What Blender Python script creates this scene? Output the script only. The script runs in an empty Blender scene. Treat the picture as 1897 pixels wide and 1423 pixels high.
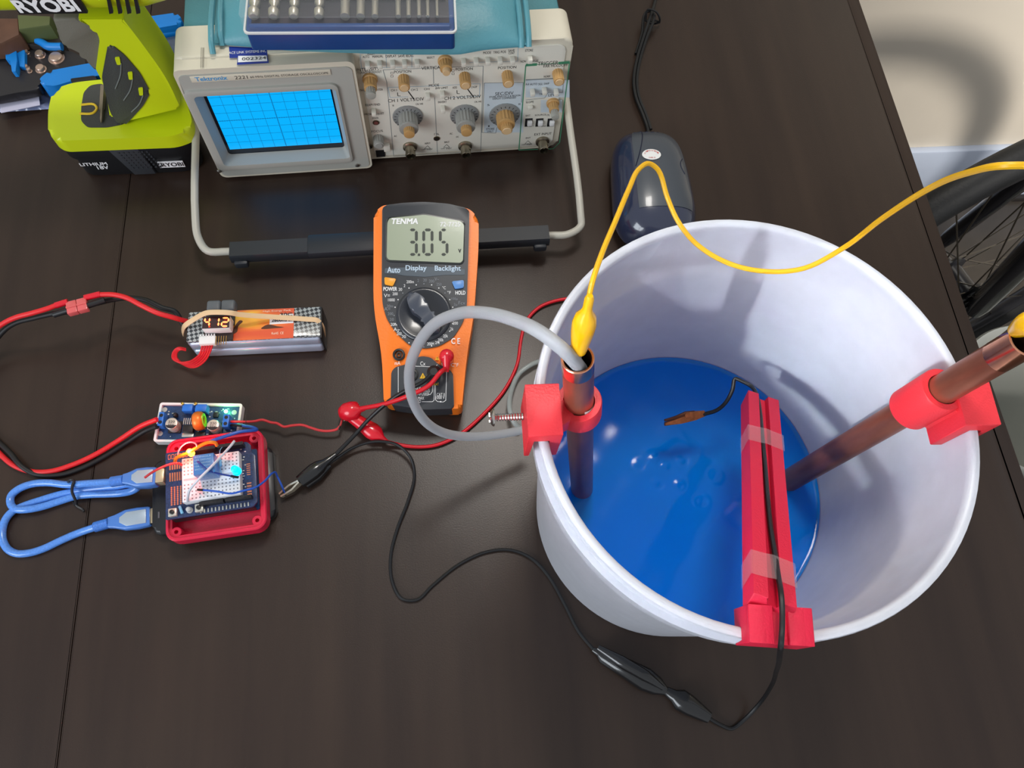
import bpy, bmesh, math, random
from mathutils import Vector, Matrix
random.seed(7)
V = Vector
PI = math.pi
COL = bpy.context.scene.collection

# ------------------------------------------------------------------ camera geometry
IW, IH, FOC, CAMH = 1897.0, 1423.0, 1422.0, 0.62
CX, CY = IW/2, IH/2
_down = V((868-CX, 1297-CY, FOC)).normalized()
_yc = V((630-CX, -2769-CY, FOC)); _yc = (_yc - _down*_yc.dot(_down)).normalized()
_zc = -_down
_xc = _yc.cross(_zc)
EYE = V((0, 0, CAMH))
def ray(px, py):
    c = V((px-CX, py-CY, FOC))
    return V((_xc.dot(c), _yc.dot(c), _zc.dot(c)))
def P(px, py, z=0.0):
    d = ray(px, py)
    return EYE + d*((z-CAMH)/d.z)
def PY(px, py, y):
    d = ray(px, py)
    return EYE + d*(y/d.y)
def frame(o, ex, ez):
    ez = V(ez).normalized(); ex = V(ex); ex = (ex-ez*ex.dot(ez)).normalized(); ey = ez.cross(ex)
    M = Matrix((ex, ey, ez)).transposed().to_4x4(); M.translation = V(o); return M
def pix(M, px, py, d=0.0):
    "point of the plane local z = d of frame M seen at pixel"
    n = M.to_3x3() @ V((0, 0, 1)); o = M @ V((0, 0, d)); r = ray(px, py)
    return M.inverted() @ (EYE + r*((o-EYE).dot(n)/r.dot(n)))
def crop(ox, oy, s):
    return lambda x, y: (ox+x/s, oy+y/s)

# ------------------------------------------------------------------ materials
def lin(c):
    return tuple((x/255/12.92 if x/255 <= .04045 else ((x/255+.055)/1.055)**2.4) for x in c)
MATS = {}
def mat(name, rgb, rough=.5, metal=0, coat=0, emit=None, es=1, noise=0, nscale=60, bump=0, bscale=200, spec=.5,
        alpha=1, trans=0, ior=1.45, sss=0, wave=None, sheen=0):
    if name in MATS: return MATS[name]
    m = bpy.data.materials.new(name); m.use_nodes = True
    nt = m.node_tree; b = nt.nodes['Principled BSDF']; I = b.inputs
    c = lin(rgb)+(1,)
    I['Base Color'].default_value = c; I['Roughness'].default_value = rough; I['Metallic'].default_value = metal
    I['Specular IOR Level'].default_value = spec; I['Coat Weight'].default_value = coat; I['Coat Roughness'].default_value = .08
    I['Alpha'].default_value = alpha; I['Transmission Weight'].default_value = trans; I['IOR'].default_value = ior
    if sss:
        I['Subsurface Weight'].default_value = sss; I['Subsurface Radius'].default_value = (.01, .01, .01); I['Subsurface Scale'].default_value = .5
    if emit: I['Emission Color'].default_value = lin(emit)+(1,); I['Emission Strength'].default_value = es
    tc = nt.nodes.new('ShaderNodeTexCoord')
    if noise:
        n = nt.nodes.new('ShaderNodeTexNoise'); n.inputs['Scale'].default_value = nscale; n.inputs['Detail'].default_value = 5
        nt.links.new(tc.outputs['Object'], n.inputs['Vector'])
        r = nt.nodes.new('ShaderNodeValToRGB')
        r.color_ramp.elements[0].position = .3; r.color_ramp.elements[1].position = .7
        r.color_ramp.elements[0].color = tuple(x*(1-noise) for x in c[:3])+(1,)
        r.color_ramp.elements[1].color = tuple(min(1, x*(1+noise)) for x in c[:3])+(1,)
        nt.links.new(n.outputs['Fac'], r.inputs[0]); nt.links.new(r.outputs[0], I['Base Color'])
    if bump:
        n = nt.nodes.new('ShaderNodeTexNoise'); n.inputs['Scale'].default_value = bscale; n.inputs['Detail'].default_value = 3
        nt.links.new(tc.outputs['Object'], n.inputs['Vector'])
        bp = nt.nodes.new('ShaderNodeBump'); bp.inputs['Strength'].default_value = bump; bp.inputs['Distance'].default_value = .001
        nt.links.new(n.outputs['Fac'], bp.inputs['Height']); nt.links.new(bp.outputs[0], I['Normal'])
    MATS[name] = m
    return m

# ------------------------------------------------------------------ mesh builder
def rrect(w, h, r, n=5, cx=0, cy=0):
    pts = []
    r = min(r, w/2-1e-6, h/2-1e-6)
    for sx, sy, a0 in ((1, 1, 0), (-1, 1, 90), (-1, -1, 180), (1, -1, 270)):
        for k in range(n+1):
            a = math.radians(a0+90*k/n)
            pts.append((cx+sx*(w/2-r)+r*math.cos(a), cy+sy*(h/2-r)+r*math.sin(a)))
    return pts
def smooth_poly(pts, n=4):
    "closed Catmull-Rom through points"
    out = []; m = len(pts)
    for i in range(m):
        p0, p1, p2, p3 = [V(pts[(i+k-1) % m]) for k in range(4)]
        for k in range(n):
            t = k/n
            out.append(tuple(.5*((2*p1)+(p2-p0)*t+(2*p0-5*p1+4*p2-p3)*t*t+(3*p1-p0-3*p2+p3)*t**3)))
    return out
def round_poly(pts, r, n=4):
    out = []; m = len(pts)
    for i in range(m):
        a, b, c = V(pts[i-1]), V(pts[i]), V(pts[(i+1) % m])
        rr = r[i] if isinstance(r, (list, tuple)) else r
        d1, d2 = (a-b), (c-b); l = min(rr, d1.length*.45, d2.length*.45)
        s, e = b+d1.normalized()*l, b+d2.normalized()*l
        for k in range(n+1):
            t = k/n
            out.append(tuple(s*(1-t)**2+b*2*t*(1-t)+e*t*t))
    return out
def spline(pts, n=8):
    pts = [V(p) for p in pts]
    if len(pts) < 3: return pts
    out = []; m = len(pts)
    for i in range(m-1):
        p1, p2 = pts[i], pts[i+1]
        p0 = pts[i-1] if i else p1*2-p2
        p3 = pts[i+2] if i+2 < m else p2*2-p1
        # centripetal-like: scale tangents by local segment length
        l0, l1, l2 = max((p1-p0).length, 1e-6), max((p2-p1).length, 1e-6), max((p3-p2).length, 1e-6)
        m1 = ((p1-p0)/l0+(p2-p1)/l1)*.5*l1; m2 = ((p2-p1)/l1+(p3-p2)/l2)*.5*l1
        for k in range(n):
            t = k/n
            out.append(p1*(2*t**3-3*t*t+1)+m1*(t**3-2*t*t+t)+p2*(-2*t**3+3*t*t)+m2*(t**3-t*t))
    out.append(pts[-1])
    return out
_txt = {}
def text_geo(s):
    if s not in _txt:
        cu = bpy.data.curves.new('t', 'FONT'); cu.body = s; cu.resolution_u = 3
        o = bpy.data.objects.new('t', cu); COL.objects.link(o)
        dg = bpy.context.evaluated_depsgraph_get(); dg.update()
        me = bpy.data.meshes.new_from_object(o.evaluated_get(dg))
        vs = [v.co.copy() for v in me.vertices]; fs = [tuple(p.vertices) for p in me.polygons]
        bpy.data.objects.remove(o); bpy.data.curves.remove(cu); bpy.data.meshes.remove(me)
        if vs:
            x0 = min(v.x for v in vs); x1 = max(v.x for v in vs); y0 = min(v.y for v in vs); y1 = max(v.y for v in vs)
            vs = [V(((v.x-x0)/(x1-x0 or 1), (v.y-y0)/(y1-y0 or 1), 0)) for v in vs]
        _txt[s] = (vs, fs)
    return _txt[s]
MW = {}
class MB:
    def __init__(s): s.v = []; s.f = []; s.m = []; s.flat = []
    def add(s, vs, fs, m=0, M=None):
        o = len(s.v)
        s.v += [(M @ V(v) if M else V(v)) for v in vs]
        for f in fs: s.f.append(tuple(o+i for i in f)); s.m.append(m)
        return s
    def bmadd(s, bm, m=0, M=None):
        bm.verts.index_update()
        s.add([v.co.copy() for v in bm.verts], [[v.index for v in f.verts] for f in bm.faces], m, M); bm.free(); return s
    def box(s, c, d, m=0, M=None, bev=0, seg=2):
        bm = bmesh.new(); bmesh.ops.create_cube(bm, size=1)
        for v in bm.verts: v.co = V((v.co.x*d[0], v.co.y*d[1], v.co.z*d[2]))
        if bev: bmesh.ops.bevel(bm, geom=list(bm.edges), offset=min(bev, min(d)*.45), segments=seg, profile=.5, affect='EDGES')
        for v in bm.verts: v.co += V(c)
        return s.bmadd(bm, m, M)
    def prism(s, poly, z0, z1, m=0, M=None, bev=0, seg=2, botbev=False):
        bm = bmesh.new(); n = len(poly)
        lo = [bm.verts.new((p[0], p[1], z0)) for p in poly]; hi = [bm.verts.new((p[0], p[1], z1)) for p in poly]
        area = sum(poly[i][0]*poly[(i+1) % n][1]-poly[(i+1) % n][0]*poly[i][1] for i in range(n))
        ft = bm.faces.new(hi); fb = bm.faces.new(lo[::-1])
        for i in range(n): bm.faces.new((lo[i], lo[(i+1) % n], hi[(i+1) % n], hi[i]))
        if bev:
            ed = list(ft.edges)+(list(fb.edges) if botbev else [])
            bmesh.ops.bevel(bm, geom=ed, offset=bev, segments=seg, profile=.5, affect='EDGES')
        bmesh.ops.recalc_face_normals(bm, faces=bm.faces)
        return s.bmadd(bm, m, M)
    def ring(s, outer, inner, z0, z1, m=0, M=None):
        "frame between two loops with the same number of points"
        n = len(outer); vs = []
        for z in (z0, z1):
            vs += [(p[0], p[1], z) for p in outer]; vs += [(p[0], p[1], z) for p in inner]
        fs = []
        for i in range(n):
            j = (i+1) % n
            fs += [(i, j, 2*n+j, 2*n+i), (n+j, n+i, 3*n+i, 3*n+j), (2*n+i, 2*n+j, 3*n+j, 3*n+i), (j, i, n+i, n+j)]
        return s.add(vs, fs, m, M)
    def lathe(s, prof, seg=24, m=0, M=None, cap=True, sy=1.0):
        vs = []; fs = []; n = len(prof)
        for r, z in prof:
            for k in range(seg):
                a = 2*PI*k/seg; vs.append((r*math.cos(a), r*math.sin(a)*sy, z))
        for i in range(n-1):
            for k in range(seg):
                j = (k+1) % seg; fs.append((i*seg+k, i*seg+j, (i+1)*seg+j, (i+1)*seg+k))
        if cap:
            fs.append(tuple(range(seg))[::-1]); fs.append(tuple((n-1)*seg+k for k in range(seg)))
        return s.add(vs, fs, m, M)
    def axis(s, p0, p1, prof, seg=18, m=0, up=None, sy=1.0, cap=True):
        "lathe along p0->p1; prof = [(t 0..1, r)]"
        p0, p1 = V(p0), V(p1); d = p1-p0; L = d.length
        u = V(up) if up else (V((0, 0, 1)) if abs(d.normalized().z) < .9 else V((1, 0, 0)))
        M = frame(p0, d.normalized().cross(u), d)
        return s.lathe([(r, t*L) for t, r in prof], seg, m, M, cap, sy)
    def cyl(s, p0, p1, r, seg=18, m=0, r1=None):
        return s.axis(p0, p1, [(0, r), (1, r if r1 is None else r1)], seg, m)
    def rod(s, p0, p1, r, seg=18, m=0, b=.15):
        L = (V(p1)-V(p0)).length; t = min(.4, r*b/L*1.5)
        return s.axis(p0, p1, [(0, r*(1-b)), (t, r), (1-t, r), (1, r*(1-b))], seg, m)
    def ell(s, c, r, m=0, M=None, seg=16, rings=10):
        vs = []; fs = []
        for i in range(1, rings):
            a = PI*i/rings
            for k in range(seg):
                b = 2*PI*k/seg; vs.append((c[0]+r[0]*math.sin(a)*math.cos(b), c[1]+r[1]*math.sin(a)*math.sin(b), c[2]-r[2]*math.cos(a)))
        vs += [(c[0], c[1], c[2]-r[2]), (c[0], c[1], c[2]+r[2])]
        for i in range(rings-2):
            for k in range(seg):
                j = (k+1) % seg; fs.append((i*seg+k, i*seg+j, (i+1)*seg+j, (i+1)*seg+k))
        B = len(vs)-2; T = B+1
        for k in range(seg):
            j = (k+1) % seg; fs.append((B, j, k)); fs.append((T, (rings-2)*seg+k, (rings-2)*seg+j))
        return s.add(vs, fs, m, M)
    def tube(s, pts, r, seg=8, m=0, n=6, sp=True, closed=False, flat=None):
        "swept tube; r number or list along pts; flat=(half width, half thickness, up) for a strap"
        raw = [V(p) for p in pts]
        if closed: raw = raw+[raw[0]]
        path = spline(raw, n) if sp else raw
        if isinstance(r, (list, tuple)):
            k = n if sp else 1
            rs = []
            for i in range(len(path)):
                t = i/k; a = min(int(t), len(r)-1); b = min(a+1, len(r)-1); rs.append(r[a]+(r[b]-r[a])*(t-a))
        else: rs = [r]*len(path)
        vs = []; fs = []; N = len(path)
        nrm = None
        for i, p in enumerate(path):
            t = (path[min(i+1, N-1)]-path[max(i-1, 0)])
            if closed and i in (0, N-1): t = path[1]-path[N-2]
            t.normalize()
            if flat:
                u = V(flat[2]); nrm = (u-t*u.dot(t)).normalized()
            elif nrm is None:
                u = V((0, 0, 1)) if abs(t.z) < .9 else V((1, 0, 0)); nrm = (u-t*u.dot(t)).normalized()
            else: nrm = (nrm-t*nrm.dot(t)).normalized()
            bn = t.cross(nrm)
            if flat:
                a, b = flat[0], flat[1]
                for x, y in ((-a, -b*.6), (-a*.85, -b), (a*.85, -b), (a, -b*.6), (a, b*.6), (a*.85, b), (-a*.85, b), (-a, b*.6)): vs.append(p+bn*x+nrm*y)
            else:
                for k in range(seg):
                    a = 2*PI*k/seg; vs.append(p+(nrm*math.cos(a)+bn*math.sin(a))*rs[i])
        if flat: seg = 8
        for i in range(N-1):
            for k in range(seg):
                j = (k+1) % seg; fs.append((i*seg+k, i*seg+j, (i+1)*seg+j, (i+1)*seg+k))
        if not closed:
            fs.append(tuple(range(seg))[::-1]); fs.append(tuple((N-1)*seg+k for k in range(seg)))
        return s.add(vs, fs, m)
    def text(s, t, x, y, w, h, z=0, m=0, M=None, rot=0, sk=0, bold=0):
        "text filling box w x h whose lower left corner is x, y; rot in radians; sk = slant"
        vs, fs = text_geo(t); c, sn = math.cos(rot), math.sin(rot)
        offs = [(0, 0)] if not bold else [(0, 0), (bold, 0), (0, bold), (bold, bold)]
        for ox, oy in offs:
            q = []
            for v in vs:
                a, b = v.x*w+v.y*h*sk+ox, v.y*h+oy
                q.append((x+a*c-b*sn, y+a*sn+b*c, z+ox*.05+oy*.03))
            s.add(q, fs, m, M)
        return s
    def loft(s, rings, m=0, M=None, cap=True):
        n = len(rings[0]); vs = [p for r in rings for p in r]; fs = []
        for i in range(len(rings)-1):
            for k in range(n):
                j = (k+1) % n; fs.append((i*n+k, i*n+j, (i+1)*n+j, (i+1)*n+k))
        if cap: fs.append(tuple(range(n))[::-1]); fs.append(tuple((len(rings)-1)*n+k for k in range(n)))
        return s.add(vs, fs, m, M)
    def build(s, name, mats, parent=None, world=False, sharp=38, fix=True):
        me = bpy.data.meshes.new(name)
        vs = s.v
        if parent is not None and world:
            I = MW[parent.name].inverted(); vs = [I @ v for v in vs]
        me.from_pydata([tuple(v) for v in vs], [], s.f)
        if not isinstance(mats, (list, tuple)): mats = [mats]
        for k in mats: me.materials.append(k)
        me.polygons.foreach_set('material_index', s.m)
        me.polygons.foreach_set('use_smooth', [True]*len(s.f))
        if fix:
            bm = bmesh.new(); bm.from_mesh(me); bmesh.ops.recalc_face_normals(bm, faces=bm.faces); bm.to_mesh(me); bm.free()
        me.update(); me.set_sharp_from_angle(angle=math.radians(sharp))
        o = bpy.data.objects.new(name, me); COL.objects.link(o)
        if parent is not None:
            o.parent = parent; MW[o.name] = MW[parent.name]
        else: MW[o.name] = Matrix.Identity(4)
        return o
def thing(name, label, cat, M=None, group=None):
    o = bpy.data.objects.new(name, None); COL.objects.link(o); o.empty_display_size = .01
    if M is None: M = Matrix.Identity(4)
    if not isinstance(M, Matrix): M = Matrix.Translation(V(M))
    o.matrix_world = M; MW[o.name] = M.copy()
    o['label'] = label; o['category'] = cat
    if group: o['group'] = group
    return o
def tag(o, label, cat, group=None):
    o['label'] = label; o['category'] = cat
    if group: o['group'] = group
    return o
def recenter(o):
    "give a one-mesh thing an origin at its own base"
    vs = [v.co for v in o.data.vertices]
    c = V((sum(v.x for v in vs)/len(vs), sum(v.y for v in vs)/len(vs), min(v.z for v in vs)))
    o.data.transform(Matrix.Translation(-c)); o.location = c; MW[o.name] = Matrix.Translation(c); return o

# shared materials
M_black = mat('black_plastic', (26, 26, 28), .42)
M_blackrub = mat('black_rubber', (20, 20, 21), .55, bump=.1)
M_wireblk = mat('black_wire_jacket', (24, 25, 27), .35)
M_wirered = mat('red_wire_jacket', (205, 22, 38), .38)
M_redplug = mat('red_vinyl', (215, 18, 40), .25, coat=.4)
M_yel = mat('yellow_wire_jacket', (236, 180, 22), .4)
M_yelboot = mat('yellow_vinyl', (246, 186, 6), .25, coat=.5)
M_steel = mat('nickel_steel', (200, 198, 192), .25, 1)
M_white = mat('white_plastic', (226, 226, 224), .4)
M_whitepaint = mat('white_print', (232, 232, 232), .6)
M_ink = mat('black_print', (30, 30, 32), .6)
M_armred = mat('crimson_arm_plastic', (216, 26, 62), .5, bump=.25, bscale=900)
M_redpla = mat('red_printed_plastic', (228, 52, 62), .42, bump=.25, bscale=900)
# ------------------------------------------------------------------ room
def struct(o): o['kind'] = 'structure'; return o
M_wall = mat('beige_wall_paint', (212, 202, 186), .8, noise=.04, nscale=3, bump=.1, bscale=300)
M_base = mat('white_baseboard_paint', (190, 200, 218), .5)
def floor_mat():
    m = mat('dark_floor', (66, 60, 54), .3, noise=.25, nscale=8, bump=.08, bscale=60); return m
struct(MB().box((0.4, .2, -.77), (5, 4.0, .04)).build('floor', floor_mat()))
struct(MB().box((0.4, 1.0, .5), (5, .1, 2.6)).build('wall_back', M_wall))
struct(MB().box((0.4, .943, -.665), (5, .016, .17), bev=.004).build('baseboard_back', M_base))
struct(MB().box((0.4, .930, -.743), (5, .012, .014), bev=.004).build('trim_1', mat('dark_shoe_moulding', (40, 36, 34), .5)))

# ------------------------------------------------------------------ table
def wood_mat():
    m = mat('espresso_wood', (56, 46, 41), .38, spec=.4)
    nt = m.node_tree; b = nt.nodes['Principled BSDF']; tc = [n for n in nt.nodes if n.type == 'TEX_COORD'][0]
    mp = nt.nodes.new('ShaderNodeMapping'); mp.inputs['Scale'].default_value = (14, 1.2, 14)
    n = nt.nodes.new('ShaderNodeTexNoise'); n.inputs['Scale'].default_value = 3; n.inputs['Detail'].default_value = 8
    r = nt.nodes.new('ShaderNodeValToRGB')
    r.color_ramp.elements[0].position = .25; r.color_ramp.elements[1].position = .8
    r.color_ramp.elements[0].color = lin((43, 32, 27))+(1,); r.color_ramp.elements[1].color = lin((57, 44, 36))+(1,)
    L = nt.links.new
    L(tc.outputs['Object'], mp.inputs['Vector']); L(mp.outputs[0], n.inputs['Vector']); L(n.outputs['Fac'], r.inputs[0])
    # dust specks
    v = nt.nodes.new('ShaderNodeTexVoronoi'); v.inputs['Scale'].default_value = 18
    L(tc.outputs['Object'], v.inputs['Vector'])
    lt = nt.nodes.new('ShaderNodeMath'); lt.operation = 'LESS_THAN'; lt.inputs[1].default_value = .011
    L(v.outputs['Distance'], lt.inputs[0])
    mx = nt.nodes.new('ShaderNodeMix'); mx.data_type = 'RGBA'; mx.inputs['B'].default_value = lin((150, 135, 120))+(1,)
    L(lt.outputs[0], mx.inputs['Factor']); L(r.outputs[0], mx.inputs['A']); L(mx.outputs['Result'], b.inputs['Base Color'])
    n2 = nt.nodes.new('ShaderNodeTexNoise'); n2.inputs['Scale'].default_value = 7; n2.inputs['Detail'].default_value = 4
    L(tc.outputs['Object'], n2.inputs['Vector'])
    r2 = nt.nodes.new('ShaderNodeMapRange'); r2.inputs['To Min'].default_value = .27; r2.inputs['To Max'].default_value = .36
    L(n2.outputs['Fac'], r2.inputs['Value']); L(r2.outputs[0], b.inputs['Roughness'])
    n3 = nt.nodes.new('ShaderNodeTexNoise'); n3.inputs['Scale'].default_value = 900
    L(tc.outputs['Object'], n3.inputs['Vector'])
    bp = nt.nodes.new('ShaderNodeBump'); bp.inputs['Strength'].default_value = .12; bp.inputs['Distance'].default_value = .0004
    L(n3.outputs['Fac'], bp.inputs['Height']); L(bp.outputs[0], b.inputs['Normal'])
    return m
M_wood = wood_mat()
tb = thing('dining_table', 'dark espresso wooden table with leaf seam, carrying all the electronics', 'table', (-.2, .25, -.75))
SX, EX, YN, YF = -.2919, .487, -.42, .87
def leaf(x0, x1, r0, r1):
    return MB().prism(round_poly([(x0, YN), (x1, YN), (x1, YF), (x0, YF)], [r0, r1, r1, r0], 6), -.028, 0, bev=.0012, seg=2, botbev=True)
leaf(SX+.0004, EX-.012, .0005, .02).build('table_leaf', M_wood, tb, True)
leaf(-.95, SX-.0004, .03, .0005).build('table_leaf', M_wood, tb, True)
e = MB()
e.prism(round_poly([(EX-.0118, YN), (EX+.002, YN), (EX+.002, YF), (EX-.0118, YF)], [.0005, .01, .01, .0005], 4), -.032, -.0006, bev=.0045, seg=4)
e.build('edge_moulding', M_wood, tb, True)
MB().box((-.23, .22, -.075), (1.25, 1.1, .09), bev=.004).build('apron', M_wood, tb, True)
for lx in (-.86, .40):
    for ly in (-.34, .79):
        MB().box((lx, ly, -.39), (.07, .07, .72), bev=.006).build('leg', M_wood, tb, True)

# ------------------------------------------------------------------ oscilloscope
S = frame((-.043, .4975, .003), (math.cos(.0385), math.sin(.0385), 0), (math.sin(.0385), -math.cos(.0385), 0))
SW, SH = .327, .137
M_cream = mat('cream_instrument_plastic', (206, 199, 180), .5, noise=.03, nscale=20)
M_panel = mat('ivory_front_panel', (214, 211, 198), .5)
M_bez = mat('grey_bezel_plastic', (168, 168, 160), .45)
M_teal = mat('teal_vinyl_cabinet', (72, 128, 136), .5, noise=.05, nscale=40, bump=.25, bscale=500)
M_tan = mat('tan_knob_plastic', (186, 146, 92), .45)
M_tan2 = mat('pale_tan_cap', (208, 176, 132), .45)
M_gknob = mat('grey_knob_plastic', (150, 150, 144), .42)
M_dial = mat('smoky_dial', (132, 134, 132), .25, coat=.3)
M_clear = mat('milky_clear_cap', (205, 205, 195), .2, trans=.5)
M_bnc = mat('dull_connector_metal', (150, 142, 124), .32, 1)
sc = thing('oscilloscope', 'cream and teal bench oscilloscope with lit blue screen behind the multimeter', 'oscilloscope', S)
# cabinet: teal shell
MB().box((0, SH/2, -.205), (SW-.012, SH-.004, .36), bev=.006).build('cabinet_shell', M_teal, sc)
# front bezel ring
b = MB(); b.prism(rrect(SW, SH, .009, 6, 0, SH/2), -.034, 0, bev=.003, seg=3); b.build('front_bezel', M_cream, sc)
xm = -.0195
pn = MB(); pn.prism(rrect(SW/2-xm-.009, SH-.011, .007, 5, (SW/2+xm-.003)/2, SH/2), 0, .0012, bev=.0005)
panel = pn.build('control_panel', M_panel, sc)
q3 = crop(640, 60, 4.3114)
def sp(x, y, d=.0013):
    return pix(S, *q3(x, y), d)
def sline(mb, pts, w=.0005, m=0, z=.0013):
    for a, c in zip(pts, pts[1:]):
        a, c = sp(*a), sp(*c); dv = V((c.x-a.x, c.y-a.y, 0)); n = V((-dv.y, dv.x, 0)).normalized()*w/2
        mb.add([(a.x-n.x, a.y-n.y, z), (c.x-n.x, c.y-n.y, z), (c.x+n.x, c.y+n.y, z), (a.x+n.x, a.y+n.y, z)], [(0, 1, 2, 3)], m)
M_lblue = mat('pale_blue_print', (150, 178, 192), .6); M_lgrey = mat('grey_print', (120, 128, 130), .6)
M_green = mat('green_print', (70, 140, 105), .6); M_tblue = mat('pale_blue_tint', (196, 208, 214), .5)
pr = MB()
def rectp(x0, y0, x1, y1, m, z=.00122):
    a, b_, c, d = sp(x0, y0), sp(x1, y0), sp(x1, y1), sp(x0, y1)
    pr.add([(p.x, p.y, z) for p in (d, c, b_, a)], [(0, 1, 2, 3)], m)
rectp(1108, 405, 1420, 800, 3); rectp(1440, 380, 1790, 520, 3); rectp(1560, 540, 1730, 640, 3)
sline(pr, [(300, 300), (330, 400), (385, 990), (1080, 950)], m=1); sline(pr, [(300, 300), (1100, 268), (1080, 950)], m=1)
sline(pr, [(700, 275), (705, 410)], m=1); sline(pr, [(712, 520), (735, 975)], m=1)
sline(pr, [(340, 440), (600, 432), (1075, 410), (1070, 510), (840, 520)], m=0); sline(pr, [(340, 440), (355, 520), (500, 515)], m=0)
sline(pr, [(118, 170), (128, 285), (600, 275)], .0004, 0); sline(pr, [(322, 170), (328, 285)], .0004, 0); sline(pr, [(530, 170), (530, 280)], .0004, 0)
sline(pr, [(118, 170), (600, 172)], .0004, 0); sline(pr, [(985, 240), (1375, 232), (1380, 120)], .0004, 0)
sline(pr, [(1440, 262), (1385, 940), (1660, 930), (1710, 880), (1790, 240)], .0010, 2)
sline(pr, [(1440, 262), (1530, 256)], .0030, 2); sline(pr, [(1700, 246), (1790, 240)], .0030, 2)
sline(pr, [(1440, 262), (1790, 240)], .0007, 2)
sline(pr, [(1108, 405), (1420, 400), (1405, 560)], .0005, 1); sline(pr, [(1108, 405), (1090, 800), (1200, 805), (1210, 760)], .0005, 1)
sline(pr, [(1440, 540), (1590, 525), (1620, 480), (1735, 480), (1740, 400)], .0005, 1)
sline(pr, [(1440, 380), (1730, 365)], .0012, 1)
sline(pr, [(415, 480), (418, 508), (440, 508)], .0006, 4); sline(pr, [(890, 462), (892, 490), (912, 490)], .0006, 4)
sline(pr, [(500, 470), (548, 535)], .0010, 4); sline(pr, [(975, 452), (1025, 520)], .0010, 4)
for cx_, cy_ in ((655, 905), (808, 895), (1458, 865)):
    sline(pr, [(cx_, cy_), (cx_+25, cy_+25), (cx_-25, cy_+25), (cx_, cy_)], .0004, 4)
for cx_, cy_ in ((370, 325), (370, 350), (858, 305), (858, 330)):
    sline(pr, [(cx_-8, cy_-8), (cx_+10, cy_-8), (cx_+10, cy_+8), (cx_-8, cy_+8), (cx_-8, cy_-8)], .0003, 4)
def st(t, x0, y0, x1, h, m=4, z=.00135, bold=0):
    a = sp(x0, y0); c = sp(x1, y0); w = (c-a).length; hh = h/4.3114/1300.
    rot = math.atan2(c.y-a.y, c.x-a.x)
    pr.text(t, a.x, a.y, w, hh, z, m, rot=0, bold=bold)
for a in [('VERTICAL', 607, 300, 775, 20, 4), ('POSITION', 390, 328, 525, 17), ('POSITION', 880, 307, 1016, 17), ('POSITION', 1218, 295, 1362, 17),
          ('MODE', 667, 435, 748, 17), ('CH 1', 365, 472, 410, 14), ('CH 2', 523, 468, 578, 14), ('BW LIMIT', 720, 455, 818, 14), ('CH1', 628, 462, 672, 14),
          ('ADD', 855, 450, 890, 14), ('CHOP', 1003, 446, 1050, 14), ('CH 1 VOLTS/DIV', 342, 560, 628, 22), ('CH 2 VOLTS/DIV', 790, 540, 1080, 22),
          ('SEC/DIV', 1195, 505, 1340, 22), ('STORE ANALOG X & REGION', 1148, 524, 1395, 12), ('DISPLAY COMPRESSED', 1175, 538, 1360, 12),
          ('TRIGGER', 1535, 266, 1695, 24), ('VAR HOLDOFF', 1575, 282, 1770, 18), ('NORM', 1583, 362, 1632, 14), ('STORE', 1434, 155, 1497, 15),
          ('NON', 1398, 242, 1440, 14), ('ISE', 1495, 238, 1540, 14), ('PLOT', 178, 182, 236, 16), ('AUTO', 138, 206, 192, 15), ('MANUAL', 216, 204, 302, 15),
          ('DISPLAY', 322, 202, 408, 15), ('SAVE', 420, 200, 474, 15), ('RECALL', 484, 198, 545, 15), ('SELECT', 650, 210, 712, 12), ('TRIG POS', 1180, 170, 1280, 15),
          ('MODE', 1100, 174, 1162, 15), ('SAVE', 1300, 156, 1350, 14), ('CONT', 1302, 176, 1350, 14), ('INTENSITY', 90, 312, 275, 18), ('STORAGE/READOUT', 85, 334, 292, 15),
          ('TRACE', 115, 472, 165, 14), ('ROTATION', 228, 468, 298, 14), ('BEAM FIND', 160, 590, 278, 15), ('PROBE ADJUST', 155, 668, 310, 18), ('FOCUS', 210, 800, 300, 16),
          ('POWER', 215, 692, 265, 10), ('CAL', 708, 822, 750, 16), ('INVERT', 740, 566, 808, 14), ('AC', 388, 836, 412, 13), ('AC', 832, 816, 856, 13), ('DC', 885, 842, 905, 13),
          ('50', 375, 592, 388, 12), ('CAL VAR', 562, 580, 620, 12), ('CAL VAR', 1030, 562, 1085, 12), ('INPUT', 635, 895, 678, 14), ('INPUT', 790, 885, 830, 14),
          ('1M 20pF', 612, 945, 695, 12), ('1M 20pF', 765, 938, 848, 12), ('EXT INPUT', 1508, 825, 1642, 18), ('1M 20pF', 1410, 905, 1490, 12), ('INT', 1440, 850, 1478, 12),
          ('STORE', 1122, 782, 1188, 16), ('ONLY', 1130, 800, 1182, 14), ('P-P AUTO', 1440, 425, 1530, 14), ('SGL SWP', 1540, 422, 1625, 14), ('TRIG', 1545, 502, 1600, 13),
          ('LEVEL', 1620, 512, 1705, 18), ('SLOPE', 1440, 566, 1502, 14), ('EXT', 1440, 672, 1475, 12), ('SOURCE', 1512, 668, 1600, 12), ('CPL', 1605, 668, 1630, 12),
          ('1', 1140, 755, 1150, 12), ('5', 1132, 588, 1150, 12), ('EXT', 1470, 755, 1505, 10), ('LINE', 1565, 755, 1600, 10), ('SEC', 1380, 580, 1400, 12)]:
    st(*a)
pr.build('panel_print', [M_lblue, M_lgrey, M_green, M_tblue, M_ink], panel)
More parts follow.
